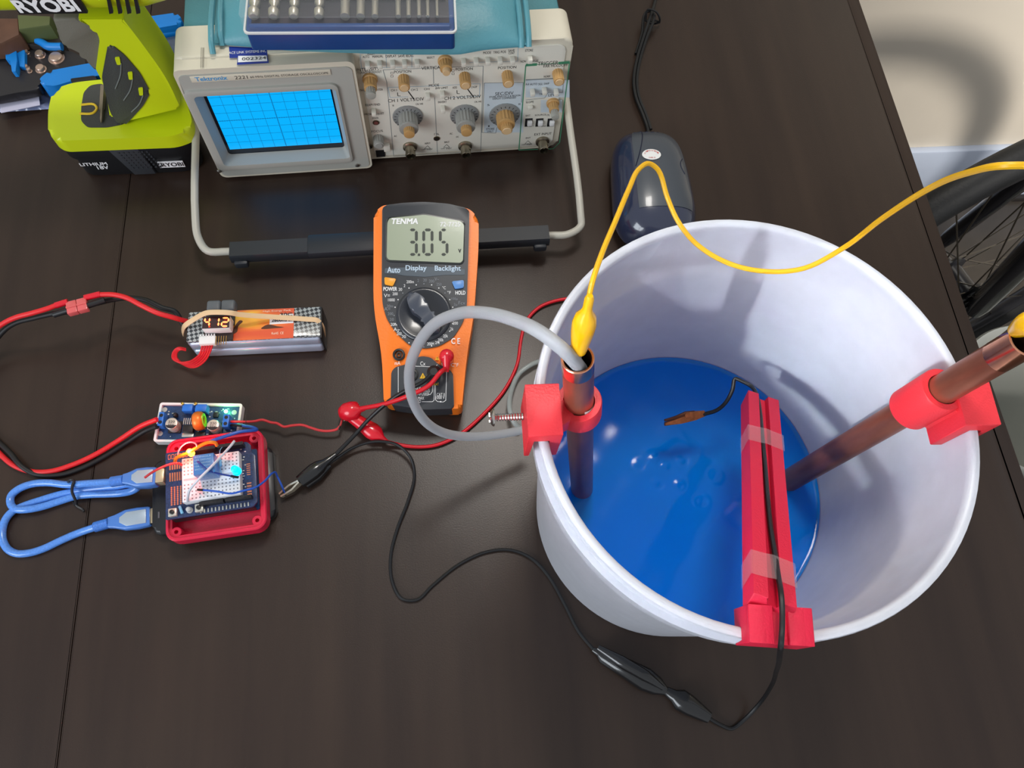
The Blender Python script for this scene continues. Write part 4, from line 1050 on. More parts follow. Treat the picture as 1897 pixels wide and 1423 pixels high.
cc = MB().prism([(-.001, -.0022), (.010, -.0036), (.014, -.0010), (CLn, .0008), (CLn+.0004, .0030), (CLn*.6, .0036), (.006, .0030), (-.001, .0016)], -.0016, .0016, 0, CF, bev=.0005, botbev=True).build('copper_clip', M_cuc, wr, True)
MB().prism([(.006, -.0036), (.013, -.0042), (CLn*.72, -.0022), (CLn, -.0014), (CLn, -.0002), (.012, -.0004)], -.0013, .0013, 0, CF, bev=.0004, botbev=True).build('lower_jaw', mat('dark_copper', (92, 54, 38), .5, .5), cc, True)
mb = MB(); mb.axis(CF @ V((.012, -.0018, -.0022)), CF @ V((.012, -.0018, .0022)), [(0, .0020), (1, .0020)], 14); mb.build('pivot', M_cuc, cc, True)

# ------------------------------------------------------------------ lithium battery pack
q6 = crop(260, 520, 4.7425)
hL = .0265
A0, A1 = P(*q6(400, 560), hL), P(*q6(1598, 505), hL); B0 = P(*q6(415, 278), hL)
LM = frame((A0.x, A0.y, 0), A1-A0, (0, 0, 1)); LL = (LM.inverted() @ P(*q6(1590, 505), hL)).x; LW = (LM.inverted() @ P(*q6(1572, 230), hL)).y
def lp(x, y, d=hL): return pix(LM, *q6(x, y), d)
lb = thing('battery_pack', 'orange labelled silver lithium battery pack with red 412 display on top', 'battery', LM)
M_foil = mat('silver_blue_foil', (176, 190, 210), .25, .35, noise=.12, nscale=40)
def carbon():
    m = mat('carbon_weave_film', (90, 95, 98), .3, coat=.4); nt = m.node_tree; tc = [n for n in nt.nodes if n.type == 'TEX_COORD'][0]
    k = nt.nodes.new('ShaderNodeTexChecker'); k.inputs['Scale'].default_value = 380; k.inputs['Color1'].default_value = lin((160, 166, 166))+(1,); k.inputs['Color2'].default_value = lin((52, 56, 60))+(1,)
    mp_ = nt.nodes.new('ShaderNodeMapping'); mp_.inputs['Rotation'].default_value = (0, 0, .6)
    nt.links.new(tc.outputs['Object'], mp_.inputs[0]); nt.links.new(mp_.outputs[0], k.inputs['Vector']); nt.links.new(k.outputs[0], nt.nodes['Principled BSDF'].inputs['Base Color']); return m
for k, (z0, z1, off) in enumerate(((0.0, .0125, -.0006), (.0128, .0250, 0))):
    MB().box((LL/2, LW/2+off, (z0+z1)/2), (LL-.002, LW, z1-z0), bev=.0032, seg=3).build('cell', M_foil, lb)
M_carb = carbon()
MB().prism(rrect(LL, LW-.002, .0015, 3, LL/2, LW/2+.001), .0246, .0268, bev=.0006).build('top_wrap', M_carb, lb)
mb = MB(); mb.box((LL-.0004, LW/2, .0140), (.0016, LW-.0004, .026), bev=.0006); mb.build('end_wrap', M_black, lb)
mb = MB(); mb.box((.0015, LW/2, .0125), (.006, LW-.006, .021), bev=.003); mb.build('end_tape', mat('frosted_tape', (150, 150, 165), .25, alpha=.8), lb)
a, b_, c, d = lp(790, 245, .0269), lp(1352, 235, .0269), lp(1345, 500, .0269), lp(790, 525, .0269)
zt_ = .0270
lbx0, lbx1, lby0, lby1 = (a.x+d.x)/2, (b_.x+c.x)/2, .0012, LW-.0005
def label_mat():
    m = mat('orange_flame_label', (222, 98, 48), .35, coat=.4); nt = m.node_tree; tc = [n for n in nt.nodes if n.type == 'TEX_COORD'][0]
    n = nt.nodes.new('ShaderNodeTexNoise'); n.inputs['Scale'].default_value = 38; n.inputs['Detail'].default_value = 3; n.inputs['Distortion'].default_value = .6
    mp_ = nt.nodes.new('ShaderNodeMapping'); mp_.inputs['Scale'].default_value = (.35, 1.6, 1)
    r = nt.nodes.new('ShaderNodeValToRGB'); e = r.color_ramp.elements
    e[0].position = .40; e[0].color = lin((216, 84, 44))+(1,); e[1].position = .70; e[1].color = lin((244, 200, 60))+(1,)
    x = e.new(.54); x.color = lin((232, 120, 50))+(1,)
    nt.links.new(tc.outputs['Object'], mp_.inputs[0]); nt.links.new(mp_.outputs[0], n.inputs['Vector']); nt.links.new(n.outputs['Fac'], r.inputs[0]); nt.links.new(r.outputs[0], nt.nodes['Principled BSDF'].inputs['Base Color']); return m
mb = MB(); mb.box(((lbx0+lbx1)/2, (lby0+lby1)/2, zt_), (lbx1-lbx0, lby1-lby0, .0003)); lab = mb.build('label', label_mat(), lb)
mb = MB()
def lq(pts, z, m): mb.add([(lp(x, y, z).x, lp(x, y, z).y, z) for x, y in pts], [tuple(range(len(pts)))], m)
lq([(1135, 385), (1345, 372), (1345, 290), (1225, 295), (1222, 325), (1138, 330)], .0273, 0)
p = lp(1155, 368); mb.text('2600mAh', p.x, p.y, (lp(1330, 362)-p).length, .0030, .0275, 1, bold=.00015)
p = lp(1230, 318); mb.text('30C', p.x, p.y, (lp(1335, 312)-p).length, .0030, .0275, 1, bold=.00015)
p = lp(1080, 284); mb.text('High Energy Pack', p.x, p.y, (lp(1325, 276)-p).length, .0018, .0274, 2)
p = lp(1155, 478); mb.text('RoHS  CE', p.x, p.y, (lp(1260, 472)-p).length, .0022, .0274, 2)
lq(smooth_poly([(800, 470), (830, 400), (870, 350), (900, 360), (860, 400), (850, 450)], 3), .0273, 3)
lq(smooth_poly([(1060, 420), (1120, 385), (1200, 400), (1260, 410), (1180, 418), (1100, 425)], 3), .0273, 3)
mb.build('label_print', [M_whitepaint, M_ink, mat('cream_print', (240, 225, 200), .5), mat('burnt_brown_print', (80, 40, 16), .5)], lab)
# voltage display on top
dz = .0400
D = [lp(560, 310, dz), lp(800, 312, dz), lp(772, 425, dz), lp(528, 415, dz)]
dx0, dx1 = (D[0].x+D[3].x)/2, (D[1].x+D[2].x)/2; dy0, dy1 = (D[2].y+D[3].y)/2, (D[0].y+D[1].y)/2
va = thing('voltage_checker', 'small white voltage checker showing 4.12 in red digits on the battery', 'display', LM @ Matrix.Translation((dx0, dy0, .0272)))
MW_va = MW[va.name]; VI = MW_va.inverted() @ LM
def vbuild(mb, nm, m, par=None, sharp=38):
    mb.v = [VI @ v for v in mb.v]; return mb.build(nm, m, par or va, sharp=sharp)
mb = MB(); mb.box(((dx0+dx1)/2, (dy0+dy1)/2, .0345), (dx1-dx0, dy1-dy0, .0105), bev=.0006); vbuild(mb, 'display_body', M_white)
mb = MB(); mb.box(((dx0+dx1)/2, (dy0+dy1)/2, .0399), (dx1-dx0-.0006, dy1-dy0-.0006, .0004)); df_ = vbuild(mb, 'display_face', mat('smoked_red_display', (52, 26, 30), .25, coat=.4))
mb = MB()
M_dig = mat('glowing_red_digit', (255, 80, 40), .4, emit=(255, 40, 14), es=2.4)
M_dig2 = mat('glowing_digit_core', (255, 210, 120), .4, emit=(255, 180, 90), es=1.6)
def vf(x, y): return lp(x, y, .0402)
for ch, a_, c_ in (('4', 566, 606), ('1', 650, 688), ('2', 716, 772)):
    digit(mb, ch, a_-4, 328, c_-4, 400, vf, 0, .0402, .0019, None, 8); digit(mb, ch, a_-4, 328, c_-4, 400, vf, 1, .0403, .0009, None, 8)
p = vf(606, 404); mb.box((p.x, p.y, .0402), (.0011, .0011, .0002), 0)
vbuild(mb, 'digits', [M_dig, M_dig2], df_)
mb = MB(); mb.box((dx0-.0005+(dx1-dx0)*.5, dy0-.003, .0305), (dx1-dx0+.002, .008, .0014)); vbuild(mb, 'circuit_board', mat('dark_board', (40, 28, 26), .4))
mb = MB()
p0 = lp(665, 480, .031); p1 = lp(765, 478, .031)
for k in range(5):
    x = p0.x+(p1.x-p0.x)*(k+.3)/4.6; mb.cyl((x, dy0-.003, .0315), (x, dy0-.011, .0315), .00032, 6)
vbuild(mb, 'header_pins', mat('gold_pin', (220, 180, 110), .3, 1))
a, b_ = lp(575, 215, .036), lp(828, 215, .036)
for k in range(2):
    bx_ = a.x+(b_.x-a.x)*(k*.5+.25); 
    mb = MB(); mb.box((bx_, a.y, .0305), ((b_.x-a.x)*.49, .0105, .0100), bev=.0022, seg=3); vbuild(mb, 'buzzer', mat('grey_buzzer', (92, 96, 100), .45))
mb = MB(); mb.box(((a.x+b_.x)/2, (a.y+dy1)/2, .0285), ((b_.x-a.x)*.9, abs(a.y-dy1)+.006, .0016)); vbuild(mb, 'carrier_board', M_black)
# balance connector and wires
c0, c1 = lp(520, 530, .031), lp(662, 530, .031)
bc = MB(); bc.box(((c0.x+c1.x)/2, c0.y, .0300), (c1.x-c0.x, .0075, .0055), bev=.0004)
for k in range(6): bc.box((c0.x+(c1.x-c0.x)*(k+.5)/6, c0.y+.0042, .0310), (.0010, .0022, .0035))
bcn = bc.build('balance_plug', M_white, lb)
for k in range(5):
    f_ = k/4
    st_ = lp(548+f_*85, 565, .029)
    pts = [(548+f_*85, 565, .029), (525+f_*85, 640-f_*10, .026), (480+f_*90, 685+f_*15, .020), (415+f_*65, 715+f_*45, .011), (335+f_*50, 715+f_*25, .008-.003*f_), (286+f_*34, 685-f_*6, .010), (292+f_*32, 625, .015), (335+f_*24, 590+f_*14, .018), (400, 600+f_*12, .016)]
    MB().tube([lp(x, y, z) for x, y, z in pts], .00085, seg=7, n=5).build('balance_wire', mat('red_silicone_wire', (206, 34, 40), .4) if k != 2 else M_wirered, lb)
# main leads with connector (out of frame at left and back)
zc = .040
rp = [lp(405, 300, .018), lp(350, 305, .024)]
rpth = [(320, 588, .034), (292, 580, .040), (262, 566, .043), (235, 552, .044), (210, 546, .044), (180, 546, .044)]
lpth = [(118, 560, .044), (90, 571, .044), (60, 580, .043), (30, 588, .040), (5, 600, .034), (-30, 630, .022), (-55, 690, .010), (-50, 760, .003), (-22, 815, .003), (0, 841, .003), (25, 862, .003), (60, 874, .003), (95, 873, .003), (135, 861, .003), (175, 843, .004), (220, 816, .006), (260, 790, .012), (291, 777, .017)]
lead = thing('power_lead', 'thick red and black battery lead with flat red connector, looping left to the converter', 'cable', P(140, 570, 0))
def par(pp): return [P(*q_) for q_ in pp]
rr2 = .0021
MB().tube([LM @ V((.004, LW*.78, .018)), LM @ V((-.004, LW*.76, .026))]+par(rpth), rr2, seg=12).build('red_wire', mat('red_silicone_jacket', (216, 34, 40), .45), lead, True)
MB().tube(par(lpth), rr2, seg=12).build('red_wire', MATS['red_silicone_jacket'], lead, True)
bpa = [(325, 578, .030), (300, 570, .034), (270, 556, .036), (235, 552, .034), (205, 556, .036), (180, 562, .042)]
bpb = [(124, 578, .042), (100, 581, .040), (60, 590, .036), (30, 598, .032), (8, 612, .026), (-20, 650, .014), (-40, 700, .004), (-38, 760, .002), (-10, 810, .002), (20, 840, .006), (40, 864, .0065), (65, 878, .003), (110, 880, .002), (150, 868, .002), (190, 848, .002), (235, 820, .003), (270, 798, .009), (291, 790, .015)]
MB().tube([LM @ V((.004, LW*.62, .014)), LM @ V((-.004, LW*.64, .022))]+par(bpa), rr2, seg=12).build('black_wire', M_blackrub, lead, True)
MB().tube(par(bpb), rr2, seg=12).build('black_wire', M_blackrub, lead, True)
k0, k1x = P(122, 566, .044), P(161, 556, .044)
KM = frame(k0, k1x-k0, (0, 0, 1)); kl = (k1x-k0).length
M_tp = mat('translucent_red_plastic', (214, 96, 96), .3, coat=.3)
mb = MB(); mb.box((kl*.27, -.0035, -.001), (kl*.5, .0115, .0055), bev=.0005); mb.box((kl*.27, -.0005, .0018), (kl*.5, .0022, .001), bev=.0003); mb.build('plug', M_tp, lead, True) if False else None
cnm = MB(); cnm.box((kl*.27, -.0035, -.001), (kl*.48, .0115, .0055), 0, KM, bev=.0006); cnm.box((kl*.27, -.0035, .0020), (kl*.48, .0016, .0008), 0, KM); cnm.build('connector_half', M_tp, lead, True)
cnm = MB(); cnm.box((kl*.76, -.0035, -.001), (kl*.46, .0115, .0055), 0, KM, bev=.0006); cnm.box((kl*.76, -.0035, .0020), (kl*.46, .0016, .0008), 0, KM); cnm.build('connector_half', M_tp, lead, True)
for a_, b__, nm, m_ in (((103, 566, .044), (126, 559, .044), 'red_sleeve', M_redplug), ((157, 552, .044), (186, 545, .044), 'red_sleeve', M_redplug), ((100, 583, .041), (126, 575, .043), 'black_sleeve', M_black), ((160, 567, .043), (194, 556, .042), 'black_sleeve', M_black)):
    MB().cyl(P(*a_), P(*b__), .0026, 14).build(nm, m_, lead, True)
# rubber band
rbp = [lp(372, 470, .010), lp(372, 440, .020), lp(392, 395, .030), lp(470, 340, .035), lp(575, 285, .0425), lp(640, 278, .0445), lp(800, 284, .0440), lp(860, 296, .0410), lp(1150, 318, .0320), lp(1480, 340, .0285), lp(1552, 348, .0280), lp(1590, 395, .0240), lp(1605, 460, .0140), lp(1605, 530, .0040)]
rb_ = MB(); rb_.tube([LM @ p for p in rbp], 1, n=4, flat=(.0021, .0004, (0, -.3, 1)))
tag(recenter(rb_.build('rubber_band', mat('beige_rubber', (214, 184, 142), .55))), 'beige rubber band stretched lengthwise over the battery pack and its display', 'rubber band')

# ------------------------------------------------------------------ voltage converter board in a white tray
q5 = crop(260, 720, 4.7425)
zb = .0085
Bo, Bx, By = P(*q5(125, 462), zb), P(*q5(850, 470), zb), P(*q5(180, 128), zb)
BM = frame((Bo.x, Bo.y, 0), Bx-Bo, (0, 0, 1))
def bp_(x, y, d=.0070): return pix(BM, *q5(x, y), d)
BL = bp_(885, 150, zb).x; BW = bp_(180, 128, zb).y
cv = thing('converter_board', 'blue voltage converter board in a white tray with glowing green light', 'circuit board', BM)
mb = MB(); mb.prism(rrect(BL+.002, BW+.001, .002, 4, BL/2, BW/2), 0, .004, bev=.0006, botbev=True); mb.ring(rrect(BL+.002, BW+.001, .002, 4, BL/2, BW/2), rrect(BL-.0018, BW-.0028, .001, 4, BL/2, BW/2), .0038, .0088)
mb.build('tray', M_white, cv)
M_pcb = mat('blue_circuit_board', (26, 60, 104), .4, coat=.2, noise=.35, nscale=900); M_pad = mat('solder_pad', (190, 192, 186), .35, .6)
pcb = MB().prism(rrect(BL-.002, BW-.003, .0008, 3, BL/2, BW/2), .0045, .0062).build('board', M_pcb, cv)
mb = MB()
for x, y in ((215, 185), (825, 210), (175, 395), (800, 410)):
    p = bp_(x, y, .0063); mb.lathe([(.0021, .0062), (.0021, .0065), (.0012, .0065)], 16, 0, BM.inverted() @ BM @ Matrix.Translation((p.x, p.y, 0)))
random.seed(3)
for k in range(60):
    x, y = random.uniform(.004, BL-.004), random.uniform(.003, BW-.003); mb.box((x, y, .0064), (random.choice((.0006, .0012, .0018)), random.choice((.0006, .0010)), .0003), random.choice((0, 0, 1)))
mb.build('solder_points', [M_pad, M_whitepaint], pcb)
M_ablue = mat('blue_terminal_plastic', (36, 112, 206), .35); M_alu = mat('brushed_aluminium', (206, 204, 192), .3, .6)
def bbox(nm, x0, y0, x1, y1, d, m, base=.0062, bev=.0004, holes=0):
    a_, c_ = bp_(x0, y1, d), bp_(x1, y0, d); mb = MB(); mb.box(((a_.x+c_.x)/2, (a_.y+c_.y)/2, (base+d)/2), (c_.x-a_.x, c_.y-a_.y, d-base), bev=bev)
    for k in range(holes): mb.lathe([(.0015, d-.0002), (.0015, d+.00015), (.0002, d+.00015)], 14, 1, Matrix.Translation(((a_.x+c_.x)/2, a_.y+(c_.y-a_.y)*(k+.5)/holes, 0)))
    return mb.build(nm, [m, M_black], cv)
bbox('screw_terminal', 145, 205, 212, 325, .0155, M_ablue, holes=2); bbox('screw_terminal', 715, 225, 785, 335, .0155, M_ablue, holes=2)
bbox('trimmer', 362, 135, 462, 195, .0150, M_ablue); bbox('trimmer', 476, 137, 585, 200, .0150, M_ablue)
for x in (370, 486): p = bp_(x, 132, .016); MB().lathe([(.0012, .0145), (.0012, .0165), (.0008, .0168)], 12, 0, Matrix.Translation((p.x, p.y, 0))).build('trimmer_screw', mat('brass', (200, 160, 80), .3, 1), cv)
bbox('regulator_chip', 365, 320, 468, 380, .0105, M_black); bbox('heat_tab', 360, 390, 470, 425, .0072, M_alu); bbox('diode', 478, 380, 570, 425, .0085, M_black); bbox('small_chip', 635, 205, 690, 250, .0080, M_black)
mb = MB()
for k in range(5): p = bp_(385+18*k, 290, .008); mb.box((p.x, p.y, .0085), (.0007, .0055, .0010), 0, None)
mb.build('chip_legs', M_pad, cv)
def cap(x, y):
    p = bp_(x, y, .0165); r = .0050; mb = MB(); mb.lathe([(r, .0062), (r, .0160), (r-.0003, .0164), (r-.0006, .0165), (.0001, .0165)], 26, 0, Matrix.Translation((p.x, p.y, 0)))
    mb.box((p.x, p.y, .0072), (.0104, .0104, .002), 1, bev=.0006)
    seg = [(r*.93*math.cos(a), r*.93*math.sin(a)) for a in [math.radians(200+140*k/10) for k in range(11)]]
    mb.add([(p.x+u, p.y+v, .01665) for u, v in seg], [tuple(range(11))], 1)
    mb.text('220', p.x-.0026, p.y+.0004, .0052, .0020, .0167, 1); mb.text('35V', p.x-.0026, p.y-.0020, .0052, .0016, .0167, 1)
    mb.build('capacitor', [M_alu, M_ink], cv)
cap(272, 305); cap(638, 320)
# toroid coil standing on edge
p = bp_(520, 290, .012); TC = frame((p.x, p.y, .0135), V((0, 1, 0)), V((1, .15, 0)))
mb = MB(); R0, r_ = .0052, .0026
vs = []; fs = []; nu, nv = 72, 10
for i in range(nu):
    for j in range(nv):
        a, b = 2*PI*i/nu, 2*PI*j/nv; rr = 1+.10*(i % 2); x = (R0+r_*rr*math.cos(b)); vs.append((x*math.cos(a), x*math.sin(a), r_*1.55*rr*math.sin(b)))
for i in range(nu):
    for j in range(nv): fs.append((i*nv+j, ((i+1) % nu)*nv+j, ((i+1) % nu)*nv+(j+1) % nv, i*nv+(j+1) % nv))
mb.add(vs, fs, 0, TC); mb.build('coil', mat('copper_winding', (224, 128, 48), .35, .3), cv, sharp=80)
mb = MB(); mb.lathe([(.0036, -.0035), (.0036, .0044), (.0058, .0046), (.0058, .0040)], 28, 0, TC, cap=False); mb.build('coil_core', mat('lime_core', (150, 210, 30), .4), cv)
M_gled = mat('green_led', (120, 255, 170), .3, emit=(110, 255, 160), es=14)
p = bp_(752, 200, .0075); mb = MB(); mb.ell((p.x, p.y, .0075), (.0016, .0016, .0014)); mb.build('green_light', M_gled, cv)
gl_ = bpy.data.lights.new('led_green', 'POINT'); gl_.energy = .007; gl_.color = (.1, 1, .35); gl_.shadow_soft_size = .001
go = bpy.data.objects.new('led_green', gl_); COL.objects.link(go); go.location = BM @ V((p.x, p.y+.001, .0125))
p = bp_(310, 235, .01); MB().ell((p.x, p.y, .010), (.0022, .0022, .003)).build('small_part', M_black, cv)

# ------------------------------------------------------------------ black power bank, red case, controller stack
zr = .024
Ao, Ax = P(*q5(225, 1290), zr), P(*q5(1120, 1160), zr)
AMx = frame((Ao.x, Ao.y, 0), Ax-Ao, (0, 0, 1))
def ap(x, y, d=zr): return pix(AMx, *q5(x, y), d)
pbp = [ap(x, y, .011) for x, y in ((108, 850), (1080, 500), (1175, 540), (1180, 1060), (1120, 1140), (150, 1285))]
pb = thing('power_bank', 'flat black power bank lying under the red case', 'power bank', AMx)
l0, l1 = ap(108, 870, .011).x, ap(1172, 800, .011).x; u0, u1 = ap(150, 1285, .011).y, ap(1100, 500, .011).y
MB().prism(rrect(l1-l0, u1-u0, .007, 5, (l0+l1)/2, (u0+u1)/2), 0, .011, bev=.003, seg=3, botbev=True).build('bank_body', M_dk2 if False else mat('satin_black', (30, 31, 34), .3), pb)
p = ap(162, 1110, .0111); MB().box((p.x, p.y, .0111), (.0012, .005, .0003)).build('bank_mark', mat('grey_mark', (90, 90, 95), .4), pb)
rc_ = thing('project_case', 'open red printed case with rounded corners holding the stacked circuit boards', 'case', AMx)
rx0, rx1 = ap(222, 900).x, ap(1095, 800).x; ry0, ry1 = ap(600, 1300).y, ap(650, 400).y
CXc, CYc, CWc, CHc = (rx0+rx1)/2, (ry0+ry1)/2, rx1-rx0, ry1-ry0
M_pink = mat('crimson_printed_plastic', (214, 22, 62), .35, coat=.2, bump=.15, bscale=700)
out = rrect(CWc, CHc, .009, 6, CXc, CYc); inn = rrect(CWc-.009, CHc-.009, .005, 6, CXc, CYc)
mb = MB(); mb.prism(out, .0112, .0135, bev=.0008, botbev=True)
mb.loft([[(x, y, .0130) for x, y in out], [(x, y, .0232) for x, y in out], [(x, y, .0240) for x, y in rrect(CWc-.0016, CHc-.0016, .0085, 6, CXc, CYc)], [(x, y, .0240) for x, y in rrect(CWc-.0042, CHc-.0042, .0075, 6, CXc, CYc)], [(x, y, .0225) for x, y in rrect(CWc-.0045, CHc-.0045, .0072, 6, CXc, CYc)], [(x, y, .0225) for x, y in inn], [(x, y, .0130) for x, y in inn]], cap=False)
mb.build('case_tray', M_pink, rc_, sharp=30)
for sx in (-1, 1):
    for sy in (-1, 1):
        T = Matrix.Translation((CXc+sx*(CWc/2-.0075), CYc+sy*(CHc/2-.0075), 0))
        mb = MB(); mb.lathe([(.0040, .0130), (.0040, .0222), (.0036, .0226), (.0016, .0226), (.0014, .0180), (.0002, .0180)], 20, 0, T, cap=False); mb.build('screw_post', M_pink, rc_)
# controller stack: main board + prototyping shield
zs = .0335
C0, C1 = ap(222, 1155, zs), ap(1032, 1032, zs)
ARF = AMx @ frame((C0.x, C0.y, 0), (C1-C0), (0, 0, 1))
def ep(x, y, d=zs): return pix(ARF, *q5(x, y), d)
EW = ep(1030, 1030).x; EH = ep(220, 568).y
st_ = thing('controller_board', 'stacked blue microcontroller shield with mini breadboard and glowing lights in the red case', 'circuit board', ARF)
MB().prism(rrect(EW-.004, EH-.003, .0015, 3, EW/2, EH/2), .0165, .0181).build('main_board', M_pcb, st_)
shp = [(0, 0), (EW-.0035, 0), (EW, .0035), (EW, EH*.78), (EW-.003, EH*.82), (EW-.003, EH-.003), (EW-.006, EH), (0, EH)]
shd = MB().prism(round_poly(shp, .001, 2), zs-.0017, zs, bev=.0002).build('shield_board', mat('navy_shield_board', (30, 48, 88), .4, coat=.2, noise=.4, nscale=700), st_)
M_cup = mat('bare_copper_pad', (206, 128, 96), .35, .5)
mb = MB()
for k in range(6):
    for j in range(26):
        x = .0045+k*.00225; y = .011+j*.0015
        if y < EH*.47: mb.lathe([(.0007, zs), (.0007, zs+.0002), (.0003, zs+.0002)], 8, 0, Matrix.Translation((x, y, 0)))
for k in range(8):
    x = .0035+k*.0018; mb.box((x, EH*.62, zs+.0001), (.0011, EH*.13, .0002)); mb.box((x, EH*.78, zs+.0001), (.0011, EH*.10, .0002))
for k in range(6): mb.ring(rrect(.0021, .0040, .0005, 2, .003+k*.0026, EH*.93), rrect(.0013, .0030, .0003, 2, .003+k*.0026, EH*.93), zs, zs+.0002)
mb.build('copper_pads', M_cup, shd); mb = MB()
for k in range(6): mb.box((EW-.0055, .008+k*.0022, zs+.0001), (.0034, .0012, .0002)); mb.box((EW-.0055, .026+k*.0017, zs+.0001), (.0028, .0008, .0002))
mb.build('copper_pads', M_cup, shd)
def header(x0, x1, y, nm='pin_header', z0=zs, z1=zs+.0085, n=10):
    mb = MB(); mb.box(((x0+x1)/2, y, (z0+z1)/2), (x1-x0, .0025, z1-z0), 0)
    for k in range(n): mb.box((x0+(x1-x0)*(k+.5)/n, y, z1), (.0009, .0009, .0003), 1)
    return mb.build(nm, [mat('header_black', (34, 34, 36), .35), M_black], st_)
header(.020, .0400, EH-.0035, n=8); header(.0415, EW-.007, EH-.0035, n=8)
header(.0265, .0440, .0030+.004, n=6, z1=zs+.006); header(.0455, EW-.003, .0030+.004, n=6, z1=zs+.006)
mb = MB()
for k in range(14): mb.box((.026+k*(EW-.030)/14, .0025, zs+.0003), (.0009, .0030, .0006), 0)
for k in range(18): mb.box((EW-.010+random.uniform(-.003, .003), .012+k*.0022, zs+.0003), (.0012, .0007, .0005), k % 2)
mb.build('solder_joints', [M_pad, M_whitepaint], shd)
# side frame of stacked board seen at the lower edge
MB().box((EW/2, .0008, .0262), (EW*.9, .0016, .0085)).build('lower_header', M_white if False else mat('header_black', (34, 34, 36)), st_)
def pushbtn(x, y):
    p = ep(x, y, zs+.004); mb = MB(); mb.box((p.x, p.y, zs+.0018), (.0060, .0060, .0036), 0, bev=.0003); mb.lathe([(.0017, zs+.0034), (.0017, zs+.0050), (.0014, zs+.0052)], 16, 1, Matrix.Translation((p.x, p.y, 0)))
    mb.build('push_button', [M_alu, M_black], st_)
pushbtn(278, 1085); pushbtn(512, 1045)
for x, y, c in ((425, 1062, (215, 215, 215)),):
    p = ep(x, y, zs+.003); mb = MB(); mb.lathe([(.0024, zs), (.0024, zs+.001), (.0020, zs+.0015), (.0018, zs+.0045), (.0008, zs+.0055)], 18, 0, Matrix.Translation((p.x, p.y, 0))); mb.build('clear_light', mat('clear_lamp', c, .2, alpha=.8), st_)
p = ep(355, 1065, zs+.002); MB().rod((p.x-.001, p.y+.003, zs+.0016), (p.x+.001, p.y-.003, zs+.0016), .0011, 12).build('resistor', mat('pale_blue_resistor', (120, 180, 215), .4), st_)
# mini breadboard
zbb = zs+.0092
b0, b1 = ep(370, 1005, zbb), ep(885, 920, zbb); b2 = ep(360, 620, zbb); b3 = ep(860, 545, zbb)
bbx0, bbx1, bby0, bby1 = (b0.x+b2.x)/2, (b1.x+b3.x)/2, (b0.y+b1.y)/2, (b2.y+b3.y)/2
M_bb = mat('white_breadboard', (222, 224, 228), .45)
mb = MB(); bw, bh = bbx1-bbx0, bby1-bby0
mb.box(((bbx0+bbx1)/2, (bby0+bby1)/2, (zs+.0007+zbb)/2), (bw, bh, zbb-zs-.0007), 0, bev=.0006)
nxh, nyh = 15, 12
for i in range(nxh):
    for j in range(nyh):
        if j in (5, 6): continue
        x = bbx0+bw*(i+.7)/(nxh+.4); y = bby0+bh*(j+.7)/(nyh+.4); s_ = .0010
        mb.add([(x-s_/2, y-s_/2, zbb+.0001), (x+s_/2, y-s_/2, zbb+.0001), (x+s_/2, y+s_/2, zbb+.0001), (x-s_/2, y+s_/2, zbb+.0001)], [(0, 1, 2, 3)], 1)
mb.box(((bbx0+bbx1)/2, (bby0+bby1)/2, zbb+.0001), (bw*.94, .0014, .0002), 2)
bb = mb.build('mini_breadboard', [M_bb, mat('breadboard_hole', (120, 122, 128), .6), mat('groove_shadow_grey', (180, 182, 188), .6)], st_)
# relay, blue
zr2 = zbb+.0155
r0, r1, r2, r3 = ep(455, 720, zr2), ep(655, 655, zr2), ep(610, 570, zr2), ep(445, 600, zr2)
rlx, rly = ep(553, 650, zr2).x, ep(553, 650, zr2).y
mb = MB(); mb.box((rlx, rly-.001, (zbb+zr2)/2), (.0150, .0155, zr2-zbb-.0002), 0, bev=.0005)
rl3 = mb.build('relay', mat('blue_relay_plastic', (72, 122, 184), .3, coat=.3), bb)
mb = MB(); T = Matrix(((1, 0, 0, rlx), (0, 0, -1, rly-.001-.0078), (0, 1, 0, zbb), (0, 0, 0, 1)))
for i, (s_, h0) in enumerate((('10A 250VAC', .0125), ('10A 125VAC', .0105), ('10A 30VDC', .0085), ('10A 28VDC', .0065), ('SRD-05VDC-SL-C', .0038))):
    mb.text(s_, -.0065, h0-.001, .0125, .0012, .00025, 0, T)
T2 = Matrix.Translation((rlx, rly, zr2+.0002))
for i in range(5): mb.text(['SONGLE', '10A 250VAC', '10A 30VDC', '10A 125VAC', 'SRD-05VDC'][i], -.0062, .0042-i*.0024, .0120, .0012, 0, 0, T2)
mb.build('relay_print', mat('pale_blue_relay_print', (170, 200, 225), .5), rl3)
# lights
M_rled = mat('red_led', (255, 150, 60), .3, emit=(255, 90, 20), es=30); M_cled = mat('cyan_led', (0, 190, 255), .3, emit=(0, 180, 255), es=2.2)
p = ep(435, 558, zbb+.008); mb = MB(); mb.lathe([(.0025, -.004), (.0025, .001), (.0018, .0024), (.0002, .0030)], 18, 0, Matrix.Translation((p.x, p.y, zbb+.008))); mb.build('red_light', M_rled, st_)
l = bpy.data.lights.new('led_red', 'POINT'); l.energy = .10; l.color = (1, .08, .05); l.shadow_soft_size = .002
o = bpy.data.objects.new('led_red', l); COL.objects.link(o); o.location = ARF @ V((p.x, p.y, zbb+.0135))
p = ep(827, 705, zbb+.008); mb = MB(); mb.lathe([(.0034, -.007), (.0034, -.006), (.0029, -.006), (.0029, .0), (.0023, .0020), (.0008, .0030), (.0001, .0031)], 20, 0, Matrix.Translation((p.x, p.y, zbb+.0075))); mb.build('cyan_light', M_cled, st_)
